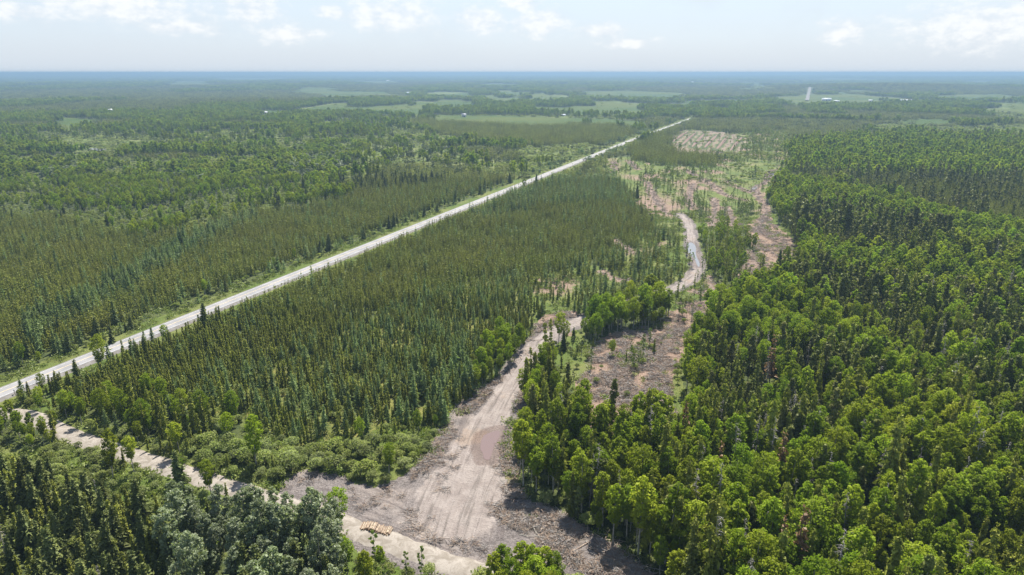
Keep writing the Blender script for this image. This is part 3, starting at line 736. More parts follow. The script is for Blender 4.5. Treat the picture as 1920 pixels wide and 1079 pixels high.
# ------------------------------------------------------------------ stuff objects through geometry nodes
def gn_instances(name, pts, scl, rot, var, sources, label, cat):
    me = bpy.data.meshes.new(name + '_points')
    me.vertices.add(len(pts)); me.vertices.foreach_set('co', np.asarray(pts, np.float32).ravel())
    a = me.attributes.new('scl', 'FLOAT_VECTOR', 'POINT'); a.data.foreach_set('vector', np.asarray(scl, np.float32).ravel())
    a = me.attributes.new('rotz', 'FLOAT', 'POINT'); a.data.foreach_set('value', np.asarray(rot, np.float32))
    a = me.attributes.new('var', 'INT', 'POINT'); a.data.foreach_set('value', np.asarray(var, np.int32))
    o = link(name, me)
    ng = bpy.data.node_groups.new(name + '_scatter', 'GeometryNodeTree')
    ng.interface.new_socket('Geometry', in_out='INPUT', socket_type='NodeSocketGeometry')
    ng.interface.new_socket('Geometry', in_out='OUTPUT', socket_type='NodeSocketGeometry')
    gi = ng.nodes.new('NodeGroupInput'); go = ng.nodes.new('NodeGroupOutput'); jn = ng.nodes.new('GeometryNodeJoinGeometry')
    def attr(nm, t):
        n = ng.nodes.new('GeometryNodeInputNamedAttribute'); n.data_type = t; n.inputs[0].default_value = nm; return n.outputs[0]
    sv = attr('scl', 'FLOAT_VECTOR'); rz = attr('rotz', 'FLOAT'); vr = attr('var', 'INT')
    cx = ng.nodes.new('ShaderNodeCombineXYZ'); ng.links.new(rz, cx.inputs[2])
    er = ng.nodes.new('FunctionNodeEulerToRotation'); ng.links.new(cx.outputs[0], er.inputs[0])
    for i, so in enumerate(sources):
        oi = ng.nodes.new('GeometryNodeObjectInfo'); oi.inputs['Object'].default_value = so; oi.inputs['As Instance'].default_value = False
        cp = ng.nodes.new('FunctionNodeCompare'); cp.data_type = 'INT'; cp.operation = 'EQUAL'
        ng.links.new(vr, cp.inputs[2]); cp.inputs[3].default_value = i
        ip = ng.nodes.new('GeometryNodeInstanceOnPoints')
        ng.links.new(gi.outputs[0], ip.inputs['Points']); ng.links.new(cp.outputs[0], ip.inputs['Selection'])
        ng.links.new(oi.outputs['Geometry'], ip.inputs['Instance']); ng.links.new(er.outputs[0], ip.inputs['Rotation']); ng.links.new(sv, ip.inputs['Scale'])
        ng.links.new(ip.outputs[0], jn.inputs[0])
    ng.links.new(jn.outputs[0], go.inputs[0])
    md = o.modifiers.new('scatter', 'NODES'); md.node_group = ng
    tag(o, label, cat, None, 'stuff')
    return o

DESC = dict(bs='narrow olive spruce', tam='feathery blue-green tamarack', fir='dark broad-based spruce', pine='dull ragged pine', asp='bright green aspen', sap='slender thin-crowned aspen', pop='silvery grey poplar', wil='pale green willow bush', snag='grey leafless tree', rust='rust-brown dead conifer')
CAT = dict(bs='spruce tree', tam='larch tree', fir='spruce tree', pine='pine tree', asp='aspen tree', sap='aspen tree', pop='poplar tree', wil='bush', snag='dead tree', rust='dead tree')
MASS = dict(bs='dense forest of narrow black spruce beyond the nearest ones', tam='blue-green tamaracks scattered through the bog beyond the nearest ones', fir='dark conifers scattered over the far meadows and woods', pine='dull green pine forest beyond the nearest pines at the right', asp='bright green aspen forest beyond the nearest aspens', sap='thin aspens left standing across the far cutover', pop='silvery poplars away from the nearest grove', wil='pale willow thickets beyond the nearest bushes', snag='grey dead trees scattered through the far forest')

# landmarks for labels: name, pixel
LAND = [('the log pile', 706, 990), ('the brown puddle', 918, 835), ('the pale puddle', 1300, 472), ('the gravel road bend', 110, 810), ('the photo bottom left corner', 0, 1079), ('the photo bottom right corner', 1920, 1079),
        ('the photo right edge centre', 1920, 700), ('the photo left edge centre', 0, 540), ('the photo bottom edge centre', 960, 1079), ('the brown clearing', 1150, 720), ('the muddy landing', 620, 900), ('the lower end of the haul road', 930, 920),
        ('the highway at the left edge', 0, 740), ('the grove above the brown clearing', 1170, 600), ('the haul road bend', 1030, 625), ('the cutover', 1320, 400), ('the slash right of the landing', 1060, 970), ('the highway left of centre', 480, 545), ('the photo centre', 960, 540), ('the gravel road left of the landing', 400, 905)]
LANDW = [(n, P(u, v)) for n, u, v in LAND]
ORD = ['', 'second ', 'third ', 'fourth ', 'fifth ', 'sixth ', 'seventh ', 'eighth ']

def size_word(q): return 'short' if q < .33 else ('medium-height' if q < .67 else 'tall')
n_ind = {}
rust_left = 7
for k in KF + KB:
    T = TREES[k]
    u, v, zc = project(T[:, 0], T[:, 1], T[:, 2] + H0[k] * .6 * np.where(T[:, 5] < 2, T[:, 3], 1))
    vis = (u > 3) & (u < 1917) & (v > 6) & (v < 1073) & (T[:, 5] < 2)
    score = np.where(vis, T[:, 3] * H0[k] / np.maximum(zc, 1), -1)
    score[(T[:, 6] == -2) & vis] += 10
    order = np.argsort(-score)
    lim = min(300, int(vis.sum()))
    if k == 'snag': lim = min(150, lim)
    ind = order[:lim]
    rest = np.ones(len(T), bool); rest[ind] = False
    n_ind[k] = lim
    # labels
    I = T[ind]; labels = [None] * lim
    for nm, lp in LANDW:
        d = np.hypot(I[:, 0] - lp[0], I[:, 1] - lp[1]); o_ = np.argsort(d)[:8]
        for rk, q in enumerate(o_):
            if labels[q] is None and d[q] < 60:
                labels[q] = f'{DESC[k]}, {ORD[rk]}nearest to {nm}'
    hq = np.argsort(np.argsort(I[:, 3])) / max(1, lim - 1)
    uu, vv, _ = project(I[:, 0], I[:, 1], I[:, 2])
    for q in range(lim):
        row = I[q]; kk = k
        si = int(row[6])
        place = S[si][5] if si >= 0 else 'in the wood'
        if si == -2: place = 'standing out at the front of the wood'
        grp = None
        lab = labels[q]
        if lab is None:
            lab = f'{size_word(hq[q])} {DESC[k]} {place}'
            band = 'far left' if uu[q] < 380 else 'left of centre' if uu[q] < 760 else 'near the centre' if uu[q] < 1150 else 'right of centre' if uu[q] < 1540 else 'far right'
            lab += f', {band}'
        grp = f'willow bushes {place}' if k == 'wil' else f'dead trees {place}' if k == 'snag' else f'{NAMES[k].replace("_", " ")} trees {place}'
        var = int(rng.integers(0, NVAR))
        if k == 'snag' and rust_left > 0 and q % 9 == 4:
            kk = 'rust'; var = rust_left % 2; rust_left -= 1
            lab = lab.replace(DESC['snag'], DESC['rust'])
        e = bpy.data.objects.new(NAMES[kk], None); COL.objects.link(e)
        e.empty_display_size = .2
        e.location = (row[0], row[1], row[2] - .05); s = row[3]
        e.rotation_euler = (rng.normal() * .025, rng.normal() * .025, row[4]); sw = s * (.74 if k == 'bs' and s > 1.25 else 1)
        e.scale = (sw * rng.uniform(.88, 1.15), sw * rng.uniform(.88, 1.15), s)
        tag(e, lab, CAT[kk], grp)
        tm, cm = PARTS[kk][var]
        link('stems' if k == 'wil' else 'trunk', tm, e)
        link('branches' if kk == 'snag' else ('foliage' if k == 'wil' else 'crown'), cm, e)
    R = T[rest]
    if len(R):
        src = PROTO[k][0] + PROTO[k][1] + PROTO[k][2]
        n0, n1, n2 = len(PROTO[k][0]), len(PROTO[k][1]), len(PROTO[k][2])
        lod = R[:, 5].astype(int)
        rr = rng.integers(0, 10 ** 6, len(R))
        var = np.where(lod == 0, rr % n0, np.where(lod == 1, n0 + rr % n1, n0 + n1 + rr % n2))
        big = np.where(lod == 2, np.floor(R[:, 3] / 100 * 10 + .001) / 10, 1)
        hsx = R[:, 3].copy()
        bigv = np.ones(len(R))
        for b in (1.0, 1.9, 3.4, 6.0):
            m = (lod == 2) & (hsx > 100 * b) & (hsx < 100 * b + 60); bigv[m] = b; hsx[m] -= 100 * b
        sx = np.where(lod == 2, bigv, np.where((hsx > 1.25) & (k == 'bs'), hsx * .74, hsx)); sz = np.where(lod == 2, hsx * (1 + .12 * (bigv - 1)), hsx)
        scl = np.stack([sx * rng.uniform(.88, 1.15, len(R)), sx * rng.uniform(.88, 1.15, len(R)), sz], 1)
        gn_instances(NAMES[k] + '_forest' if k != 'wil' else 'willow_thicket', R[:, :3] - [0, 0, .05], scl, R[:, 4], var, src, MASS[k], CAT[k].replace('tree', 'forest') if k != 'wil' else 'bushes')
print('individuals', n_ind, 'total', {k: len(TREES[k]) for k in TREES})

# ------------------------------------------------------------------ ground sheet
PUD1 = [(906.8, 816), (922, 808), (937, 805), (938, 816), (930, 832), (924, 842), (920, 861), (907, 861), (905.7, 847), (899, 842), (901.5, 830)]
PUD2 = [(1286.7, 461), (1290, 456), (1297, 454), (1306, 462), (1304, 478), (1312, 492), (1312, 500), (1308, 500), (1302.5, 484), (1292, 477)]
ang = np.concatenate([np.linspace(-180, -50, 40)[:-1], np.linspace(-50, 50, 430), np.linspace(50, 180, 40)[1:]]) * math.pi / 180
rad = np.concatenate([[0.01, 30, 50], 64 * 1.0085 ** np.arange(0, 770)])
rad = rad[rad < 42000]
A, R = np.meshgrid(ang, rad)
gx = (R * np.sin(A)).ravel(); gy = (R * np.cos(A)).ravel()
gz = terrain(gx, gy)
front = np.abs(A.ravel()) < 51 * math.pi / 180
idx = np.full(gx.shape, -1)
idx[front], _, _, uF, vF, zF = densities(gx[front], gy[front])
gt = {}
for nm in ('mud', 'track', 'slash', 'grass', 'moss', 'field', 'churn'): gt[nm] = np.zeros(gx.shape)
for i, s in enumerate(S):
    m = idx == i; g = s[4]
    if g in ('mud',): gt['mud'][m] = 1
    if g == 'churn': gt['mud'][m] = 1; gt['churn'][m] = 1
    if g == 'slash': gt['slash'][m] = 1
    if g == 'slashmud': gt['slash'][m] = .55; gt['mud'][m] = .6
    if g == 'slashgrass': gt['slash'][m] = .5; gt['grass'][m] = .6
    if g == 'slashrow': gt['slash'][m] = .62; gt['grass'][m] = .85; gt['mud'][m] = .42
    if g in ('grass', 'cut'): gt['grass'][m] = 1 if g == 'grass' else .95
    if g == 'cut': gt['slash'][m] = np.clip(.32 + 1.6 * (fbm(gx[m] / 26, gy[m] / 40, 121, 3) - .5), 0, .8)
    if g == 'moss': gt['moss'][m] = 1
    if g == 'field': gt['field'][m] = 1
# default forest patches beyond: pale flats between woods
wn = openness(gx, gy)
gt['grass'][(idx < 0) & (wn < np.where(np.hypot(gx, gy) < 1900, .46, .44)) & front] = 1
farm = (idx < 0) & (wn < .42) & (np.hypot(gx, gy) > 1900) & front
gt['field'][farm] = 1
for t in tracks:
    dt, _ = polyline_dist(gx, gy, t); w = sstep(5.0, 2.4, dt); gt['slash'] = np.maximum(gt['slash'], w); gt['mud'] = np.maximum(gt['mud'], .45 * w)
dl, _ = polyline_dist(gx, gy, haul)
wd = 4.6 - 2.3 * sstep(260, 340, gy) + 2.0 * fbm(gx / 9, gy / 9, 71, 2)
near_l = gy < 210
gt['mud'] = np.maximum(gt['mud'], sstep(wd + 3.5, wd + .5, dl)); gt['track'] = np.maximum(gt['track'], sstep(wd, wd - 2.0, dl))
inner = np.zeros(gx.shape, bool)
inner[front] = in_poly(uF, vF, [(780, 925), (830, 862), (872, 800), (908, 766), (950, 716), (985, 682), (990, 700), (965, 735), (950, 800), (940, 850), (938, 900), (950, 940), (890, 960), (820, 950)])
gt['track'][inner] = 1
ic = np.array([P(a_, b_) for a_, b_ in [(895, 870), (870, 925), (850, 960)]]); di, _ = polyline_dist(gx, gy, ic)
gt['track'] = np.maximum(gt['track'], sstep(22, 6, di) * .75 * (gt['mud'] > .5))
dg, _ = polyline_dist(gx, gy, gravel)
gt['mud'] = np.maximum(gt['mud'], sstep(3.6, 2.6, dg)); 
dh, sdh = polyline_dist(gx, gy, hw_line)
gt['grass'] = np.maximum(gt['grass'], sstep(18, 13, dh))
for nm in ('slash', 'moss', 'mud', 'track'): gt[nm] = np.where(dh < 12, 0, gt[nm])
flow = np.zeros((len(gx), 3)); bestd = np.full(gx.shape, 60.0)
for L in [haul, gravel] + tracks:
    cum = 0.0
    for a_, b_ in zip(L[:-1], L[1:]):
        d_ = (b_ - a_)[:2]; LL = np.hypot(*d_)
        if LL < 1e-6: continue
        d_ = d_ / LL; rx = gx - a_[0]; ry = gy - a_[1]; t_ = np.clip(rx * d_[0] + ry * d_[1], 0, LL)
        dd = np.hypot(rx - t_ * d_[0], ry - t_ * d_[1]); mm = dd < bestd
        flow[mm, 0] = (d_[0] * ry - d_[1] * rx)[mm]; flow[mm, 1] = (cum + t_)[mm]; bestd[mm] = dd[mm]; cum += LL
wet = np.zeros(gx.shape)
for pp in (PUD1, PUD2):
    L = np.array([P(a_, b_) for a_, b_ in pp + pp[:1]]); dw, _ = polyline_dist(gx, gy, L); wet = np.maximum(wet, sstep(5.5, 1.0, dw))
wet = np.maximum(wet, gt['churn'] * .6 * sstep(.45, .6, fbm(gx / 8, gy / 8, 97, 2)))
rutz = gt['mud'] * .5 * (fbm(flow[:, 0] / 1.3, flow[:, 1] / 30, 99, 2) - .5) * (np.hypot(gx, gy) < 420)
row_px = [((1258, 268), (1292, 244)), ((1276, 274), (1306, 247)), ((1296, 277), (1322, 249)), ((1318, 280), (1345, 252)), ((1342, 282), (1366, 254)), ((1368, 284), (1392, 256))]
for a_, b_ in row_px:
    dr, _ = polyline_dist(gx, gy, np.array([P(*a_), P(*b_)])); mr = dr < 6.5; gt['mud'][mr] = .3; gt['slash'][mr] = .2; gt['grass'][mr] = .3
# relief: ruts and heaps in the mud, hummocks elsewhere, a low embankment under the highway
rel = gt['mud'] * (1 - .6 * gt['track']) * (1.0 * (fbm(gx / 2.2, gy / 2.2, 81, 3) - .5) + .8 * (fbm(gx / 7, gy / 7, 83, 2) - .5))
rel = rel + gt['churn'] * .9 * (fbm(gx / 2.6, gy / 2.6, 85, 3) - .35) + gt['slash'] * .6 * (fbm(gx / 3, gy / 3, 87, 3) - .5)
rel = rel + (1 - np.clip(gt['mud'] + gt['slash'], 0, 1)) * .5 * (fbm(gx / 4, gy / 4, 89, 3) - .5)
roadm = np.maximum(sstep(5.5, 3.4, dg), sstep(9.5, 7.0, dh))
pud_ = np.zeros(gx.shape)
for pp in (PUD1, PUD2):
    L = np.array([P(a_, b_) for a_, b_ in pp + pp[:1]]); dw, _ = polyline_dist(gx, gy, L); ins = np.zeros(gx.shape, bool); ins[front] = in_poly(uF, vF, pp); pud_ = np.maximum(pud_, np.where(ins, 1, sstep(2.5, .8, dw)))
rel = (rel + rutz) * (1 - pud_) * (1 - roadm) * sstep(2500, 1500, np.hypot(gx, gy))
gz = gz + rel - .25
gz = np.where(np.hypot(gx, gy) < 2600, gz, gz)
nA, nR = len(ang), len(rad)
mb = MB()
i0 = np.arange((nR - 1) * nA).reshape(nR - 1, nA)[:, :-1].ravel()
mb.grid(np.stack([gx, gy, gz], 1), np.stack([i0, i0 + 1, i0 + nA + 1, i0 + nA], 1))

m, nt = new_mat('ground')
M['ground'] = m
geo = N(nt, 'ShaderNodeNewGeometry'); pos = geo.outputs['Position']
def att(n): return N(nt, 'ShaderNodeAttribute', attribute_name=n)
ca = att('zone_a'); cb = att('zone_b')
sa = N(nt, 'ShaderNodeSeparateColor'); nt.links.new(ca.outputs['Color'], sa.inputs[0])
sb = N(nt, 'ShaderNodeSeparateColor'); nt.links.new(cb.outputs['Color'], sb.inputs[0])
n_l = noise(nt, pos, .035, 5, .6); n_m = noise(nt, pos, .25, 4, .6); n_s = noise(nt, pos, 1.6, 3, .6); n_xl = noise(nt, pos, .0022, 4, .6); n_str = noise(nt, pos, .9, 4, .7, 2.5)
floor = mixc(nt, ramp(nt, n_m, .35, .65), (.03, .042, .014), (.06, .07, .022))
n_km = noise(nt, pos, .00045, 5, .6)
farf = mixc(nt, ramp(nt, n_km, .44, .6), (.018, .028, .01), (.13, .15, .06))
ln = N(nt, 'ShaderNodeVectorMath', operation='LENGTH'); nt.links.new(pos, ln.inputs[0])
col = mixc(nt, ramp(nt, ln.outputs['Value'], 6000, 10500), floor, farf)
moss = mixc(nt, ramp(nt, n_m, .36, .62), (.079, .092, .022), (.135, .127, .035))
moss = mixc(nt, ramp(nt, n_s, .5, .7), moss, (.044, .048, .016))
grass = mixc(nt, ramp(nt, n_l, .4, .6), (.062, .088, .017), (.104, .114, .033))
grass = mixc(nt, ramp(nt, n_s, .5, .68), grass, (.054, .072, .016))
field = mixc(nt, ramp(nt, n_xl, .42, .6), (.029, .051, .003), (.052, .066, .006))
slash = mixc(nt, ramp(nt, n_str, .38, .62), (.118, .077, .055), (.204, .145, .109))
slash = mixc(nt, ramp(nt, n_s, .6, .72), slash, (.327, .250, .179))
slash = mixc(nt, ramp(nt, n_m, .56, .7), slash, (.113, .103, .037))
mud = mixc(nt, ramp(nt, n_str, .36, .62), (.070, .060, .055), (.156, .136, .125))
mud = mixc(nt, ramp(nt, n_l, .5, .62), mud, (.165, .139, .122))
mud = mixc(nt, ramp(nt, n_s, .58, .75), mud, (.194, .174, .156))
track = mixc(nt, ramp(nt, n_m, .35, .65), (.167, .140, .124), (.210, .181, .161))
track = mixc(nt, mathn(nt, 'MULTIPLY', ramp(nt, n_l, .58, .66), .5), track, (.213, .156, .111))
track = mixc(nt, ramp(nt, n_str, .56, .72), track, (.111, .094, .085))
fl = att('flow'); mp = N(nt, 'ShaderNodeMapping'); mp.inputs['Scale'].default_value = (.75, .045, 1); nt.links.new(fl.outputs['Vector'], mp.inputs['Vector'])
n_rut = noise(nt, mp.outputs[0], 1.0, 4, .62, .6)
track = mixc(nt, mathn(nt, 'MULTIPLY', ramp(nt, n_rut, .5, .66), .75), track, (.095, .081, .071))
track = mixc(nt, mathn(nt, 'MULTIPLY', ramp(nt, n_rut, .42, .3), .6), track, (.257, .224, .199))
mud = mixc(nt, mathn(nt, 'MULTIPLY', ramp(nt, n_rut, .48, .62), .6), mud, (.075, .062, .057))
def mask(s, n, soft=.28):
    return ramp(nt, mathn(nt, 'ADD', s, mathn(nt, 'MULTIPLY_ADD', n, 1.1, -.55)), .5 - soft, .5 + soft)
nb_ = mathn(nt, 'MULTIPLY_ADD', n_m, .6, mathn(nt, 'MULTIPLY', n_s, .4))
col = mixc(nt, mask(sb.outputs[1], n_m), col, moss)
col = mixc(nt, mask(sb.outputs[0], nb_), col, grass)
col = mixc(nt, sb.outputs[2], col, field)
col = mixc(nt, mask(sa.outputs[2], nb_, .2), col, slash)
col = mixc(nt, mask(sa.outputs[0], nb_, .2), col, mud)
col = mixc(nt, mask(sa.outputs[1], n_m, .2), col, track)
we = ramp(nt, mathn(nt, 'ADD', att('wet').outputs['Fac'], mathn(nt, 'MULTIPLY_ADD', n_m, 1.2, -.6)), .3, .75)
col = mixc(nt, mathn(nt, 'MULTIPLY', we, .8), col, mixc(nt, 1.0, col, (.55, .47, .44), 'MULTIPLY'))
finish(nt, col, mathn(nt, 'MULTIPLY_ADD', we, -.55, .9), .08, mathn(nt, 'ADD', n_s, mathn(nt, 'MULTIPLY', mathn(nt, 'ADD', n_str, n_rut), .7)), .8, .5)
me = mb.mesh('ground', [m])
for nm, ch in (('zone_a', ('mud', 'track', 'slash')), ('zone_b', ('grass', 'moss', 'field'))):
    a = me.color_attributes.new(nm, 'FLOAT_COLOR', 'POINT')
    a.data.foreach_set('color', np.stack([np.clip(gt[c], 0, 1) for c in ch] + [np.ones(gx.shape)], 1).astype(np.float32).ravel())
a = me.attributes.new('flow', 'FLOAT_VECTOR', 'POINT'); a.data.foreach_set('vector', flow.astype(np.float32).ravel())
a = me.attributes.new('wet', 'FLOAT', 'POINT'); a.data.foreach_set('value', wet.astype(np.float32))
tag(link('ground', me), kind='structure')

# ------------------------------------------------------------------ roads
def ribbon(line, offs, zs, step=8):
    line = resample(line, step); d = np.gradient(line[:, :2], axis=0); d /= np.linalg.norm(d, axis=1, keepdims=True)
    nr = np.stack([d[:, 1], -d[:, 0]], 1)
    V = []
    for o, z in zip(offs, zs):
        V.append(np.column_stack([line[:, :2] + nr * (o(line) if callable(o) else o)[:, None] if callable(o) else line[:, :2] + nr * o, terrain(line[:, 0], line[:, 1]) + z]))
    n = len(line); k = len(offs)
    V = np.stack(V, 1).reshape(-1, 3)
    F = [[i * k + j, i * k + j + 1, (i + 1) * k + j + 1, (i + 1) * k + j] for i in range(n - 1) for j in range(k - 1)]
    return V, F
m, nt = new_mat('asphalt'); M['asphalt'] = m
geo = N(nt, 'ShaderNodeNewGeometry')
a1 = noise(nt, geo.outputs['Position'], .12, 4); a2 = noise(nt, geo.outputs['Position'], 2.5, 3)
finish(nt, mixc(nt, ramp(nt, a1, .38, .62), mixc(nt, a2, (.123, .121, .120), (.156, .152, .149)), (.180, .174, .171)), .85, .25)
m, nt = new_mat('shoulder'); M['shoulder'] = m
geo = N(nt, 'ShaderNodeNewGeometry')
a1 = noise(nt, geo.outputs['Position'], .5, 4); a2 = noise(nt, geo.outputs['Position'], 4, 3)
finish(nt, mixc(nt, ramp(nt, a1, .35, .65), (.106, .096, .085), (.148, .138, .126)), .9, .15, a2, .4, .1)
m, nt = new_mat('road_paint_white'); M['paint'] = m
geo = N(nt, 'ShaderNodeNewGeometry')
finish(nt, mixc(nt, ramp(nt, noise(nt, geo.outputs['Position'], 1.5, 3), .45, .7), (.38, .38, .37), (.25, .245, .24)), .6, .3)
m, nt = new_mat('road_paint_yellow'); M['painty'] = m
geo = N(nt, 'ShaderNodeNewGeometry')
finish(nt, mixc(nt, ramp(nt, noise(nt, geo.outputs['Position'], 1.5, 3), .45, .7), (.62, .45, .16), (.42, .36, .24)), .6, .3)
hw_far = hw_line.copy()
hw_far[:, 2] = 0
mb = MB(); mb.grid(*ribbon(hw_far, [-6.0, -4.8, 4.8, 6.0], [-.4, .52, .52, -.4])); tag(link('road_shoulder', mb.mesh('road_shoulder', [M['shoulder']])), kind='structure')
mb = MB(); mb.grid(*ribbon(hw_far, [-4.1, 0, 4.1], [.58, .66, .58])); tag(link('highway', mb.mesh('highway', [M['asphalt']])), kind='structure')
mb = MB()
for o in (-3.5, 3.35): mb.grid(*ribbon(hw_far, [o, o + .18], [.604, .607] if o < 0 else [.607, .604]))
tag(link('edge_lines', mb.mesh('edge_lines', [M['paint']])), kind='structure')
mb = MB(); mb.grid(*ribbon(hw_far, [-.09, .09], [.668, .668])); tag(link('centre_line', mb.mesh('centre_line', [M['painty']])), kind='structure')
m, nt = new_mat('gravel'); M['gravel'] = m
geo = N(nt, 'ShaderNodeNewGeometry')
a1 = noise(nt, geo.outputs['Position'], .35, 5, .6, 1); a2 = noise(nt, geo.outputs['Position'], 5, 3)
c = mixc(nt, ramp(nt, a1, .36, .64), (.144, .124, .100), (.221, .196, .167))
c = mixc(nt, ramp(nt, a2, .5, .75), c, (.125, .106, .083))
finish(nt, c, .9, .15, a2, .5, .1)
wv = lambda s, sd: (lambda L: s * (2.4 + .9 * (vnoise(L[:, 0] / 5, L[:, 1] / 5, sd) - .5) + .6 * (vnoise(L[:, 0] / 1.7, L[:, 1] / 1.7, sd + 3) - .5)))
mb = MB(); mb.grid(*ribbon(gravel, [lambda L: wv(-1, 3)(L) - 1.2, wv(-1, 3), 0, wv(1, 5), lambda L: wv(1, 5)(L) + 1.2], [-.3, .1, .16, .1, -.3], 1.0)); tag(link('gravel_road', mb.mesh('gravel_road', [M['gravel']])), kind='structure')
fr = resample(far_road, 60)
mb = MB(); V, F = ribbon(fr, [-7.5, 7.5], [3.2, 3.2], 60); mb.grid(V, F); tag(link('far_road', mb.mesh('far_road', [M['shoulder']])), kind='structure')

# water
def water_mat(name, col, rough):
    m, nt = new_mat(name); geo = N(nt, 'ShaderNodeNewGeometry')
    nz = noise(nt, geo.outputs['Position'], 1.2, 2)
    b = finish(nt, col, rough, .5, nz, .05, .02); b.inputs['IOR'].default_value = 1.33
    return m
def pool(name, px, z, mat):
    pts = smooth_line([P(u, v, 0) for u, v in px + px[:1]], 2)[:-1]
    pts = resample(np.vstack([pts, pts[:1]]), .7)[:-1]
    cc_ = pts.mean(0); am = min(.3, .06 * np.hypot(*(pts - cc_)[:, :2].T).mean())
    pts = cc_ + (pts - cc_) * (1 + (am * 2 * (fbm(pts[:, 0] / 2.2, pts[:, 1] / 2.2, 61, 3) - .5) / np.maximum(.5, np.hypot(*(pts - cc_)[:, :2].T)))[:, None] * 2)
    pts[:, 2] = z
    c = pts.mean(0); n = len(pts)
    mb = MB(); mb.tris(np.vstack([pts, c]), [[i, (i + 1) % n, n] for i in range(n)])
    return tag(link(name, mb.mesh(name, [mat])), kind='structure')
mw1 = water_mat('muddy_water', (.115, .08, .07), .12); mw2 = water_mat('still_water', (.13, .125, .12), .1)
pool('puddle', PUD1, -.2, mw1); pool('puddle', PUD2, -.19, mw2); pool('pond', POND_PX, -.12, mw2)
pool('puddle', [(838, 810), (841, 800), (846, 797), (845, 806), (840, 818)], -.2, mw2)
pool('puddle', [(1408, 354), (1416, 349), (1422, 351), (1414, 358)], -.1, mw2); pool('puddle', [(1442, 327), (1452, 325), (1455, 329), (1446, 330)], -.1, mw2)

# ------------------------------------------------------------------ log pile
m, nt = new_mat('log_bark'); M['log_bark'] = m
tc = N(nt, 'ShaderNodeTexCoord'); oi = N(nt, 'ShaderNodeObjectInfo')
f = noise(nt, tc.outputs['Object'], 4, 3)
c = mixc(nt, ramp(nt, f, .4, .6), (.230, .170, .111), (.340, .281, .204)); c = mixc(nt, mathn(nt, 'MULTIPLY', oi.outputs['Random'], .7), c, (.136, .085, .060))
finish(nt, c, .8, .2)
m, nt = new_mat('log_end'); M['log_end'] = m
oi = N(nt, 'ShaderNodeObjectInfo')
finish(nt, mixc(nt, oi.outputs['Random'], (.3, .16, .085), (.42, .3, .18)), .8, .2)
def log_mesh(name, L, r0, r1, seed):
    r = np.random.default_rng(seed); mb = MB()
    mb.tube([[-L / 2, 0, 0], [-L / 6, r.normal() * .02, r.normal() * .015], [L / 6, r.normal() * .02, r.normal() * .015], [L / 2, 0, 0]], [r0, r0 * .95, r1 * 1.03, r1], 9, cap=False)
    me = mb.mesh(name, [M['log_bark']], True)
    ends = MB()
    a = np.arange(9) * 2 * math.pi / 9
    for x, rr in ((-L / 2 - .003, r0), (L / 2 + .003, r1)):
        ring = np.stack([np.full(9, x), np.cos(a) * rr, np.sin(a) * rr], 1); ends.tris(np.vstack([ring, [x, 0, 0]]), [[q, (q + 1) % 9, 9] for q in range(9)])
    return me, ends.mesh(name + '_end', [M['log_end']])
LM = [log_mesh('log', 2.6 + .12 * (i % 3), .125 + .012 * (i % 4), .105 + .01 * (i % 3), i) for i in range(7)]
pA = P(677, 986, 0.0); pB = P(736, 999, 0.0)
axis = pB - pA; PL = np.linalg.norm(axis); axis /= PL
lay = [0.03, 0.26, 0.49, 0.72, 0.92]
la = math.atan2(P(686, 968, 0)[1] - P(677, 985, 0)[1], P(686, 968, 0)[0] - P(677, 985, 0)[0])
LAYW = ['bottom layer', 'second layer', 'middle layer', 'fourth layer', 'top layer']
nlog = 0
for li, z in enumerate(lay):
    w = .262; n = int((PL - .5 * li) / w)
    tops = fbm(np.arange(n) * w / 2.2, np.zeros(n), 5, 2) if li >= 3 else np.ones(n)
    for q in range(n):
        if li == 3 and tops[q] < .4: continue
        if li == 4 and tops[q] < .56: continue
        t = .25 * li + (q + .5) * w + rng.normal() * .02
        p = pA + axis * t
        me, en = LM[int(rng.integers(0, 7))]
        o = link('log', me); link('cut_end', en, o)
        o.location = (p[0] + rng.normal() * .06, p[1] + rng.normal() * .2, z + rng.normal() * .015)
        o.rotation_euler = (0, rng.normal() * .02, la + rng.normal() * .05)
        third = ['left end', 'left of the middle', 'middle', 'right of the middle', 'right end'][min(4, int(5 * q / n))]
        tag(o, f'short log in the {LAYW[li]} of the roadside log pile, {third}', 'log', 'logs in the roadside pile')
        nlog += 1

# ------------------------------------------------------------------ slash: fallen trunks and brush
def stick(L, r0, seed, forks=2):
    r = np.random.default_rng(seed); mb = MB()
    k = 5; pts = [[L * (t - .5), r.normal() * .03 * L * t, .1 * L * 0 + abs(r.normal()) * .03] for t in np.linspace(0, 1, k)]
    mb.tube(pts, np.linspace(r0, r0 * .45, k), 5)
    for _ in range(forks):
        t = r.uniform(.3, .9); s = np.array([L * (t - .5), 0, .05]); e = s + np.array([r.uniform(.05, .2) * L, r.normal() * .12 * L, abs(r.normal()) * .06 * L])
        mb.tube([s, e], [r0 * .4, r0 * .12], 4)
    return mb
STK = [stick(5.5 + 1.2 * (i % 4), .1 + .02 * (i % 3), i, 2 + i % 3).mesh('fallen_trunk', [M['bark_pale'] if i % 3 == 0 else M['slash']]) for i in range(8)]
def sample_px(poly, n, seed):
    rg = np.random.default_rng(seed); poly = np.array(poly, float); out = []
    W_ = np.array([P(u, v) for u, v in poly])
    while len(out) < n:
        x = rg.uniform(W_[:, 0].min(), W_[:, 0].max(), 400); y = rg.uniform(W_[:, 1].min(), W_[:, 1].max(), 400)
        m = in_poly(x, y, W_[:, :2])
        out += list(zip(x[m], y[m]))
    return np.array(out[:n])
stand_poly = lambda nm: [s[1] for s in S if s[0] == nm][0]
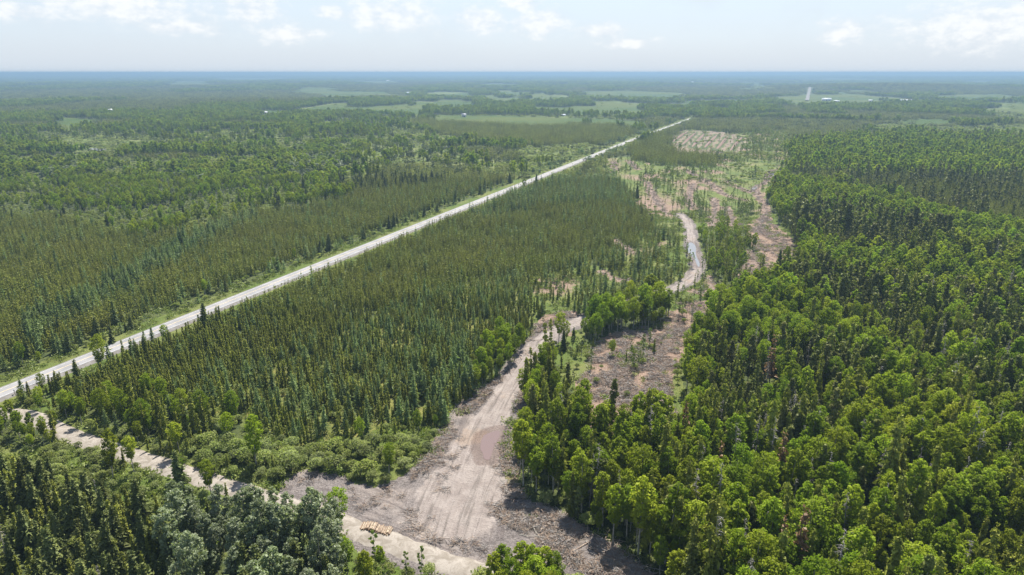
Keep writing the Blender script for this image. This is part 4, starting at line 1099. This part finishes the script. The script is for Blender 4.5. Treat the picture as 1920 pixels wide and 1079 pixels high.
FT = [('landing slash', stand_poly('landing slash'), 62, 'on the slash right of the landing'), ('clearing', stand_poly('clearing'), 80, 'on the brown clearing'), ('road brush', stand_poly('road brush'), 34, 'beside the lower haul road on its right'),
      ('brush left', stand_poly('brush left'), 40, 'in the slash heap left of the haul road bend'), ('edge', [(1080, 975), (1140, 1000), (1220, 1060), (1260, 1110), (1225, 1100), (1150, 1030)], 26, 'in the shade at the foot of the right-hand wood'),
      ('leftedge', [(845, 775), (900, 728), (960, 690), (1000, 655), (985, 650), (930, 700), (870, 742)], 34, 'along the left bank of the haul road'), ('cutw', stand_poly('clear right'), 14, 'on the upper brown clearing')]
gz_at = lambda x, y: 0.0
for nm, poly, n, place in FT:
    pts = sample_px(poly, n, len(nm) * 13 + n)
    for q, (x, y) in enumerate(pts):
        me = STK[int(rng.integers(0, 8))]
        o = link('fallen_trunk', me); o.location = (x, y, -.06 + rng.random() * .15)
        a = rng.uniform(0, 6.28) if nm != 'brush left' else rng.normal(.6, .35)
        o.rotation_euler = (0, rng.normal() * .05, a); s = rng.uniform(.45, 1.05); o.scale = (s, s, s)
        tone = 'pale barked' if me.materials[0] == M['bark_pale'] else 'red-brown'
        ln_ = 'long' if s > .8 else 'short'
        tag(o, f'{ln_} {tone} fallen trunk lying {place}', 'fallen trunk', f'fallen trunks {place}')
# brush litter: uncountable
def brush(seed):
    r = np.random.default_rng(seed); mb = MB()
    for _ in range(16):
        L = r.uniform(.5, 2.2); a = r.uniform(0, 6.28); c = np.array([*r.normal(size=2) * .7, .08 + abs(r.normal()) * .15])
        d = np.array([math.cos(a), math.sin(a), r.normal() * .12]) * L / 2
        mb.tube([c - d, c + d], [.05 * r.uniform(.5, 1.3), .02], 3, int(r.random() < .4), cap=False)
    return bpy.data.objects.new('brush_source', mb.mesh('brush', [M['slash'], M['bark_grey']]))
BR = [brush(i) for i in range(4)]
px = []
for nm, n in (('clearing', 2300), ('landing slash', 1200), ('brush left', 420), ('road brush', 420), ('clear right', 700), ('clear small', 200), ('clear low', 260), ('landing', 380), ('road brush left', 480), ('windrow', 500)):
    poly = stand_poly(nm); q = sample_px(poly, n, n + 5)
    keep = np.ones(len(q), bool)
    dl, _ = polyline_dist(q[:, 0], q[:, 1], haul); keep &= dl > 5
    dg, _ = polyline_dist(q[:, 0], q[:, 1], gravel); keep &= dg > 4
    cl = fbm(q[:, 0] / 6, q[:, 1] / 6, 91, 2); keep &= cl > .42
    px.append(q[keep])
for t in tracks:
    L = resample(t, 2.0); q = np.repeat(L[:, :2], 2, 0) + rng.normal(size=(2 * len(L), 2)) * 3; px.append(q)
q = np.concatenate(px)
s = rng.uniform(.6, 1.5, len(q))
gn_instances('brush_litter', np.column_stack([q, np.full(len(q), -.05)]), np.stack([s, s, s * rng.uniform(.8, 2.0, len(q))], 1), rng.uniform(0, 6.28, len(q)), rng.integers(0, 4, len(q)), BR, 'broken branches and brush littering the cleared ground', 'brush')
# undergrowth: herbs and low shrubs
def herb(seed):
    r = np.random.default_rng(seed); mb = MB(); n = 60
    c = np.column_stack([r.normal(size=(n, 2)) * .75, abs(r.normal(size=n)) * .35 + .1])
    mb.quads(diamonds(c, r.normal(size=(n, 3)) + [0, 0, 1.0], .26 * r.uniform(.6, 1.5, n), .16, r), 0, r.random(n))
    return bpy.data.objects.new('herb_source', mb.mesh('herb', [M['herb']]))
HB = [herb(i) for i in range(4)]
x, y = jgrid(2.3, 78, 560, seed=44)
idx, D, hs, u, v, zc = densities(x, y)
w = np.zeros(x.shape)
for i, st in enumerate(S):
    m = idx == i
    w[m] = {'moss': .55, 'grass': .85, 'cut': .55, 'floor': .35, 'slash': .07, 'slashgrass': .6, 'slashmud': .02, 'churn': .08}.get(st[4], 0)
n_ = fbm(x / 9, y / 9, 95, 2); w *= sstep(.3, .6, n_) * 1.6
dh, _ = polyline_dist(x, y, hw_line); dg, _ = polyline_dist(x, y, gravel); dl, _ = polyline_dist(x, y, haul)
w = np.where(dh < 16, .6, w); w[(dh < 9) | (dg < 4) | (dl < 5)] = 0
for t in tracks:
    dt, _ = polyline_dist(x, y, t); w[dt < 2.5] = 0
m = rng.random(x.shape) < w
hx = x[m]; hy = y[m]; s = rng.uniform(.6, 1.6, m.sum())
gn_instances('undergrowth', np.column_stack([hx, hy, np.full(len(hx), -.1)]), np.stack([s, s, s], 1), rng.uniform(0, 6.28, len(hx)), rng.integers(0, 4, len(hx)), HB, 'low green herbs and seedlings covering open ground', 'undergrowth')

# ------------------------------------------------------------------ soil heap, windrows
def heap(name, c, rx, ry, h, rot, seed, mat):
    n = 26; k = 9; V = []; F = []
    for i in range(k):
        f = 1 - i / (k - 1)
        for j in range(n):
            a = j * 2 * math.pi / n
            rr = f * (1 + .22 * (vnoise(np.array([math.cos(a) * 2 + seed]), np.array([math.sin(a) * 2 + i * .3]), seed)[0] - .5))
            V.append([math.cos(a) * rr * rx, math.sin(a) * rr * ry, h * (1 - f ** 1.3) * (1 + .3 * (vnoise(np.array([a * 2]), np.array([i * .6]), seed + 2)[0] - .5)) - .2])
    for i in range(k - 1):
        for j in range(n): F.append([i * n + j, i * n + (j + 1) % n, (i + 1) * n + (j + 1) % n, (i + 1) * n + j])
    mb = MB(); mb.grid(V, F); o = link(name, mb.mesh(name, [mat])); o.location = c; o.rotation_euler = (0, 0, rot); return o
m, nt = new_mat('dark_soil'); geo = N(nt, 'ShaderNodeNewGeometry'); f = noise(nt, geo.outputs['Position'], .8, 4)
finish(nt, mixc(nt, ramp(nt, f, .35, .65), (.1, .065, .05), (.19, .13, .1)), .9, .1, f, .6, .5); M['soil'] = m
tag(heap('soil_heap', P(1273, 239), 13, 6, 5, .3, 3, M['soil']), 'large dark brown soil heap beside the highway at the far striped clearing', 'soil heap')
tag(heap('soil_heap', P(1287, 238.5), 4, 3, 2.2, .3, 5, M['soil']), 'small soil heap right of the large one beside the highway', 'soil heap')
WR = ['leftmost', 'second from left', 'third from left', 'fourth from left', 'fifth from left', 'rightmost']
for i, (a, b) in enumerate(row_px):
    pa, pb = P(*a), P(*b); d = pb - pa; L = np.linalg.norm(d[:2])
    o = heap('brush_windrow', (pa + pb) / 2, L / 2 * .9, 3.0, 2.4, math.atan2(d[1], d[0]), 20 + i, M['soil'])
    tag(o, f'long low brown brush windrow, {WR[i]} on the far striped clearing', 'windrow', 'brush windrows on the striped clearing')

# ------------------------------------------------------------------ buildings
def flat_mat(name, col, rough=.5, spec=.3):
    m, nt = new_mat(name); tc = N(nt, 'ShaderNodeTexCoord'); f = noise(nt, tc.outputs['Object'], .6, 3)
    finish(nt, mixc(nt, ramp(nt, f, .3, .7), col, tuple(c * .88 for c in col)), rough, spec); return m
M['white'] = flat_mat('white_metal', (.7, .7, .69)); M['red'] = flat_mat('rust_roof', (.5, .2, .13)); M['grey'] = flat_mat('grey_roof', (.3, .3, .31)); M['wall'] = flat_mat('pale_siding', (.7, .69, .66)); M['dark'] = flat_mat('dark_opening', (.05, .05, .055))
def box(mb, x0, x1, y0, y1, z0, z1):
    V = [[x0, y0, z0], [x1, y0, z0], [x1, y1, z0], [x0, y1, z0], [x0, y0, z1], [x1, y0, z1], [x1, y1, z1], [x0, y1, z1]]
    mb.grid(V, [[0, 3, 2, 1], [4, 5, 6, 7], [0, 1, 5, 4], [1, 2, 6, 5], [2, 3, 7, 6], [3, 0, 4, 7]])
for (u0, v0, w, d, h, rc, lab) in BUILD:
    p = P(u0, v0)
    nm = 'barn' if 'barn' in lab else 'house' if 'house' in lab else 'farm_building' if 'farm' in lab else 'shed'
    e = bpy.data.objects.new(nm, None); COL.objects.link(e); e.location = p + [0, 0, -.3]
    e.rotation_euler = (0, 0, -math.atan2(p[0], p[1]) + .12)
    tag(e, lab, nm.replace('_', ' '))
    hw_, hd = w / 2, d / 2; rise = d * .28
    mb = MB(); box(mb, -hw_, hw_, -hd, hd, 0, h)
    for sx in (-hw_, hw_): mb.tris([[sx, -hd, h], [sx, hd, h], [sx, 0, h + rise]], [[0, 1, 2]])
    link('wall', mb.mesh('wall', [M['wall'] if rc != 'red' else M['white']]), e)
    mb = MB(); t = .25; o_ = .6
    for sgn in (-1, 1):
        V = [[-hw_ - o_, sgn * (hd + o_), h - rise * o_ / hd + .02], [hw_ + o_, sgn * (hd + o_), h - rise * o_ / hd + .02], [hw_ + o_, 0, h + rise + .02], [-hw_ - o_, 0, h + rise + .02]]
        V += [[a_, b_, c_ + t] for a_, b_, c_ in V]
        mb.grid(V, [[0, 1, 2, 3], [4, 5, 6, 7], [0, 1, 5, 4], [1, 2, 6, 5], [3, 0, 4, 7]])
    link('roof', mb.mesh('roof', [M['white'] if rc in ('white', 'red') else M['grey']]), e)
    if rc == 'red':
        mb = MB(); box(mb, -hw_ - .5, hw_ + .5, -.5, .5, h + rise + .28, h + rise + .9); link('ridge_cap', mb.mesh('ridge_cap', [M['red']]), e)
    mb = MB(); box(mb, -1.6, 1.6, -hd - .06, -hd + .05, 0, h * .75); link('door', mb.mesh('door', [M['dark']]), e)
    for wx in (-.3, .3):
        mb = MB(); box(mb, wx * w - .8, wx * w + .8, -hd - .05, -hd + .05, h * .4, h * .72); link('window', mb.mesh('window', [M['dark']]), e)

# marker posts on the highway shoulder
for (u0, v0, lab) in ((28, 740.5, 'small dark marker post on the near shoulder at the left edge'), (46, 733.5, 'second small marker post further along the near shoulder')):
    p = P(u0, v0); e = bpy.data.objects.new('marker_post', None); COL.objects.link(e); e.location = p; tag(e, lab, 'marker post')
    mb = MB(); mb.tube([[0, 0, -.3], [0, 0, 1.5]], [.06, .06], 6); link('post', mb.mesh('post', [M['bark_dark']]), e)
    mb = MB(); box(mb, -.2, .2, -.03, .03, 1.3, 1.95); link('sign_plate', mb.mesh('sign_plate', [M['grey']]), e)

# ------------------------------------------------------------------ haze
m, nt = new_mat('haze_air')
pv = N(nt, 'ShaderNodeVolumePrincipled'); o = N(nt, 'ShaderNodeOutputMaterial')
pv.inputs['Color'].default_value = (.185, .28, .39, 1); pv.inputs['Density'].default_value = 1.6e-4; pv.inputs['Anisotropy'].default_value = .25
nt.links.new(pv.outputs[0], o.inputs['Volume'])
mb = MB(); box(mb, -44000, 44000, -44000, 44000, -14, 117)
hz = link('haze', mb.mesh('haze', [m])); tag(hz, kind='stuff', label='pale blue air haze over the distant forest', cat='haze')
hz.display_type = 'WIRE'

# ------------------------------------------------------------------ sky, sun
SUN_EL, SUN_AZ = math.radians(57), math.radians(14)     # azimuth to the right of the view direction (+Y)
w = bpy.data.worlds.new('World'); scene.world = w; w.use_nodes = True
nt = w.node_tree; nt.nodes.clear()
sky = N(nt, 'ShaderNodeTexSky'); sky.sky_type = 'NISHITA'; sky.sun_disc = False; sky.sun_elevation = SUN_EL; sky.sun_rotation = SUN_AZ
sky.altitude = 300; sky.air_density = 1.0; sky.dust_density = 1.0; sky.ozone_density = 1.0
tc = N(nt, 'ShaderNodeTexCoord'); sep = N(nt, 'ShaderNodeSeparateXYZ'); nt.links.new(tc.outputs['Generated'], sep.inputs[0])
az = mathn(nt, 'ARCTAN2', sep.outputs[0], sep.outputs[1]); el = mathn(nt, 'ARCSINE', sep.outputs[2])
CLOUDS = [(250, 12, 130, 26), (490, 20, 50, 26), (740, 28, 90, 30), (630, 22, 30, 14), (905, 36, 45, 26), (1010, 42, 50, 28), (1565, 58, 36, 22), (1820, 45, 120, 40), (1130, 55, 45, 14), (350, 48, 60, 14), (545, 62, 60, 16), (1180, 78, 50, 10), (60, 20, 60, 14), (975, 8, 40, 16)]
tot = None
for (u0, v0, rx, ry) in CLOUDS:
    a0 = math.atan((u0 - CU) / (FPX * 1.045)); e0 = (132 - v0) / FPX * .91 * math.cos(a0)
    dx = mathn(nt, 'MULTIPLY', mathn(nt, 'SUBTRACT', az, a0), FPX / rx * .75); dy = mathn(nt, 'MULTIPLY', mathn(nt, 'SUBTRACT', el, e0), FPX / ry * .8)
    g = mathn(nt, 'EXPONENT', mathn(nt, 'MULTIPLY', mathn(nt, 'ADD', mathn(nt, 'MULTIPLY', dx, dx), mathn(nt, 'MULTIPLY', dy, dy)), -1.0))
    tot = g if tot is None else mathn(nt, 'MAXIMUM', tot, g)
cv = N(nt, 'ShaderNodeCombineXYZ'); nt.links.new(mathn(nt, 'MULTIPLY', az, 1.0), cv.inputs[0]); nt.links.new(mathn(nt, 'MULTIPLY', el, 1.7), cv.inputs[1])
n1 = noise(nt, cv.outputs[0], 42, 8, .62); n2 = noise(nt, cv.outputs[0], 9, 4, .5)
dens = mathn(nt, 'ADD', mathn(nt, 'MULTIPLY', tot, .62), mathn(nt, 'MULTIPLY_ADD', n1, .9, -.30))
cl = mathn(nt, 'MULTIPLY', ramp(nt, dens, .37, .84), .75)
thin = mathn(nt, 'MULTIPLY', ramp(nt, n2, .45, .75), .35)
veil = mathn(nt, 'MULTIPLY_ADD', ramp(nt, el, .5, .02), .68, .22)
skyc = mixc(nt, veil, sky.outputs[0], (2.293, 2.606, 3.024))
skyc = mixc(nt, thin, skyc, (2.606, 2.844, 3.096))
low = ramp(nt, el, .05, .0)
skyc = mixc(nt, mathn(nt, 'MULTIPLY', low, .7), skyc, (2.536, 2.772, 3.038))
shade = ramp(nt, mathn(nt, 'ADD', n1, mathn(nt, 'MULTIPLY', tot, .25)), .4, .85)
cloudc = mixc(nt, shade, (2.556, 2.772, 3.132), (3.75, 3.76, 3.74))
skyc = mixc(nt, cl, skyc, cloudc)
bg = N(nt, 'ShaderNodeBackground'); bg.inputs['Strength'].default_value = .1
wo = N(nt, 'ShaderNodeOutputWorld'); nt.links.new(skyc, bg.inputs[0]); nt.links.new(bg.outputs[0], wo.inputs[0])
sd = bpy.data.lights.new('sun', 'SUN'); sd.energy = 5.0; sd.angle = math.radians(.53); sd.color = (1, .955, .88)
so = bpy.data.objects.new('sun', sd); COL.objects.link(so)
dirv = Vector((math.sin(SUN_AZ) * math.cos(SUN_EL), math.cos(SUN_AZ) * math.cos(SUN_EL), math.sin(SUN_EL)))
so.rotation_euler = dirv.to_track_quat('Z', 'Y').to_euler(); so.location = dirv * 300

# ------------------------------------------------------------------ camera, render
cd = bpy.data.cameras.new('camera'); cd.sensor_width = 36; cd.lens = 36 * FPX / 1920; cd.clip_end = 200000; cd.clip_start = 1
co = bpy.data.objects.new('camera', cd); COL.objects.link(co)
co.location = (0, 0, H); co.rotation_mode = 'XYZ'; co.rotation_euler = (math.pi / 2 - PITCH, math.radians(0), 0)
scene.camera = co
vs = scene.view_settings; vs.view_transform = 'Standard'; vs.look = 'None'; vs.exposure = 1.5; vs.gamma = 1; vs.use_curve_mapping = False
scene.render.engine = 'CYCLES'
cy = scene.cycles
cy.max_bounces = 6; cy.diffuse_bounces = 3; cy.glossy_bounces = 2; cy.transmission_bounces = 4; cy.volume_bounces = 1; cy.transparent_max_bounces = 8
cy.use_denoising = True
cy.sample_clamp_indirect = 4
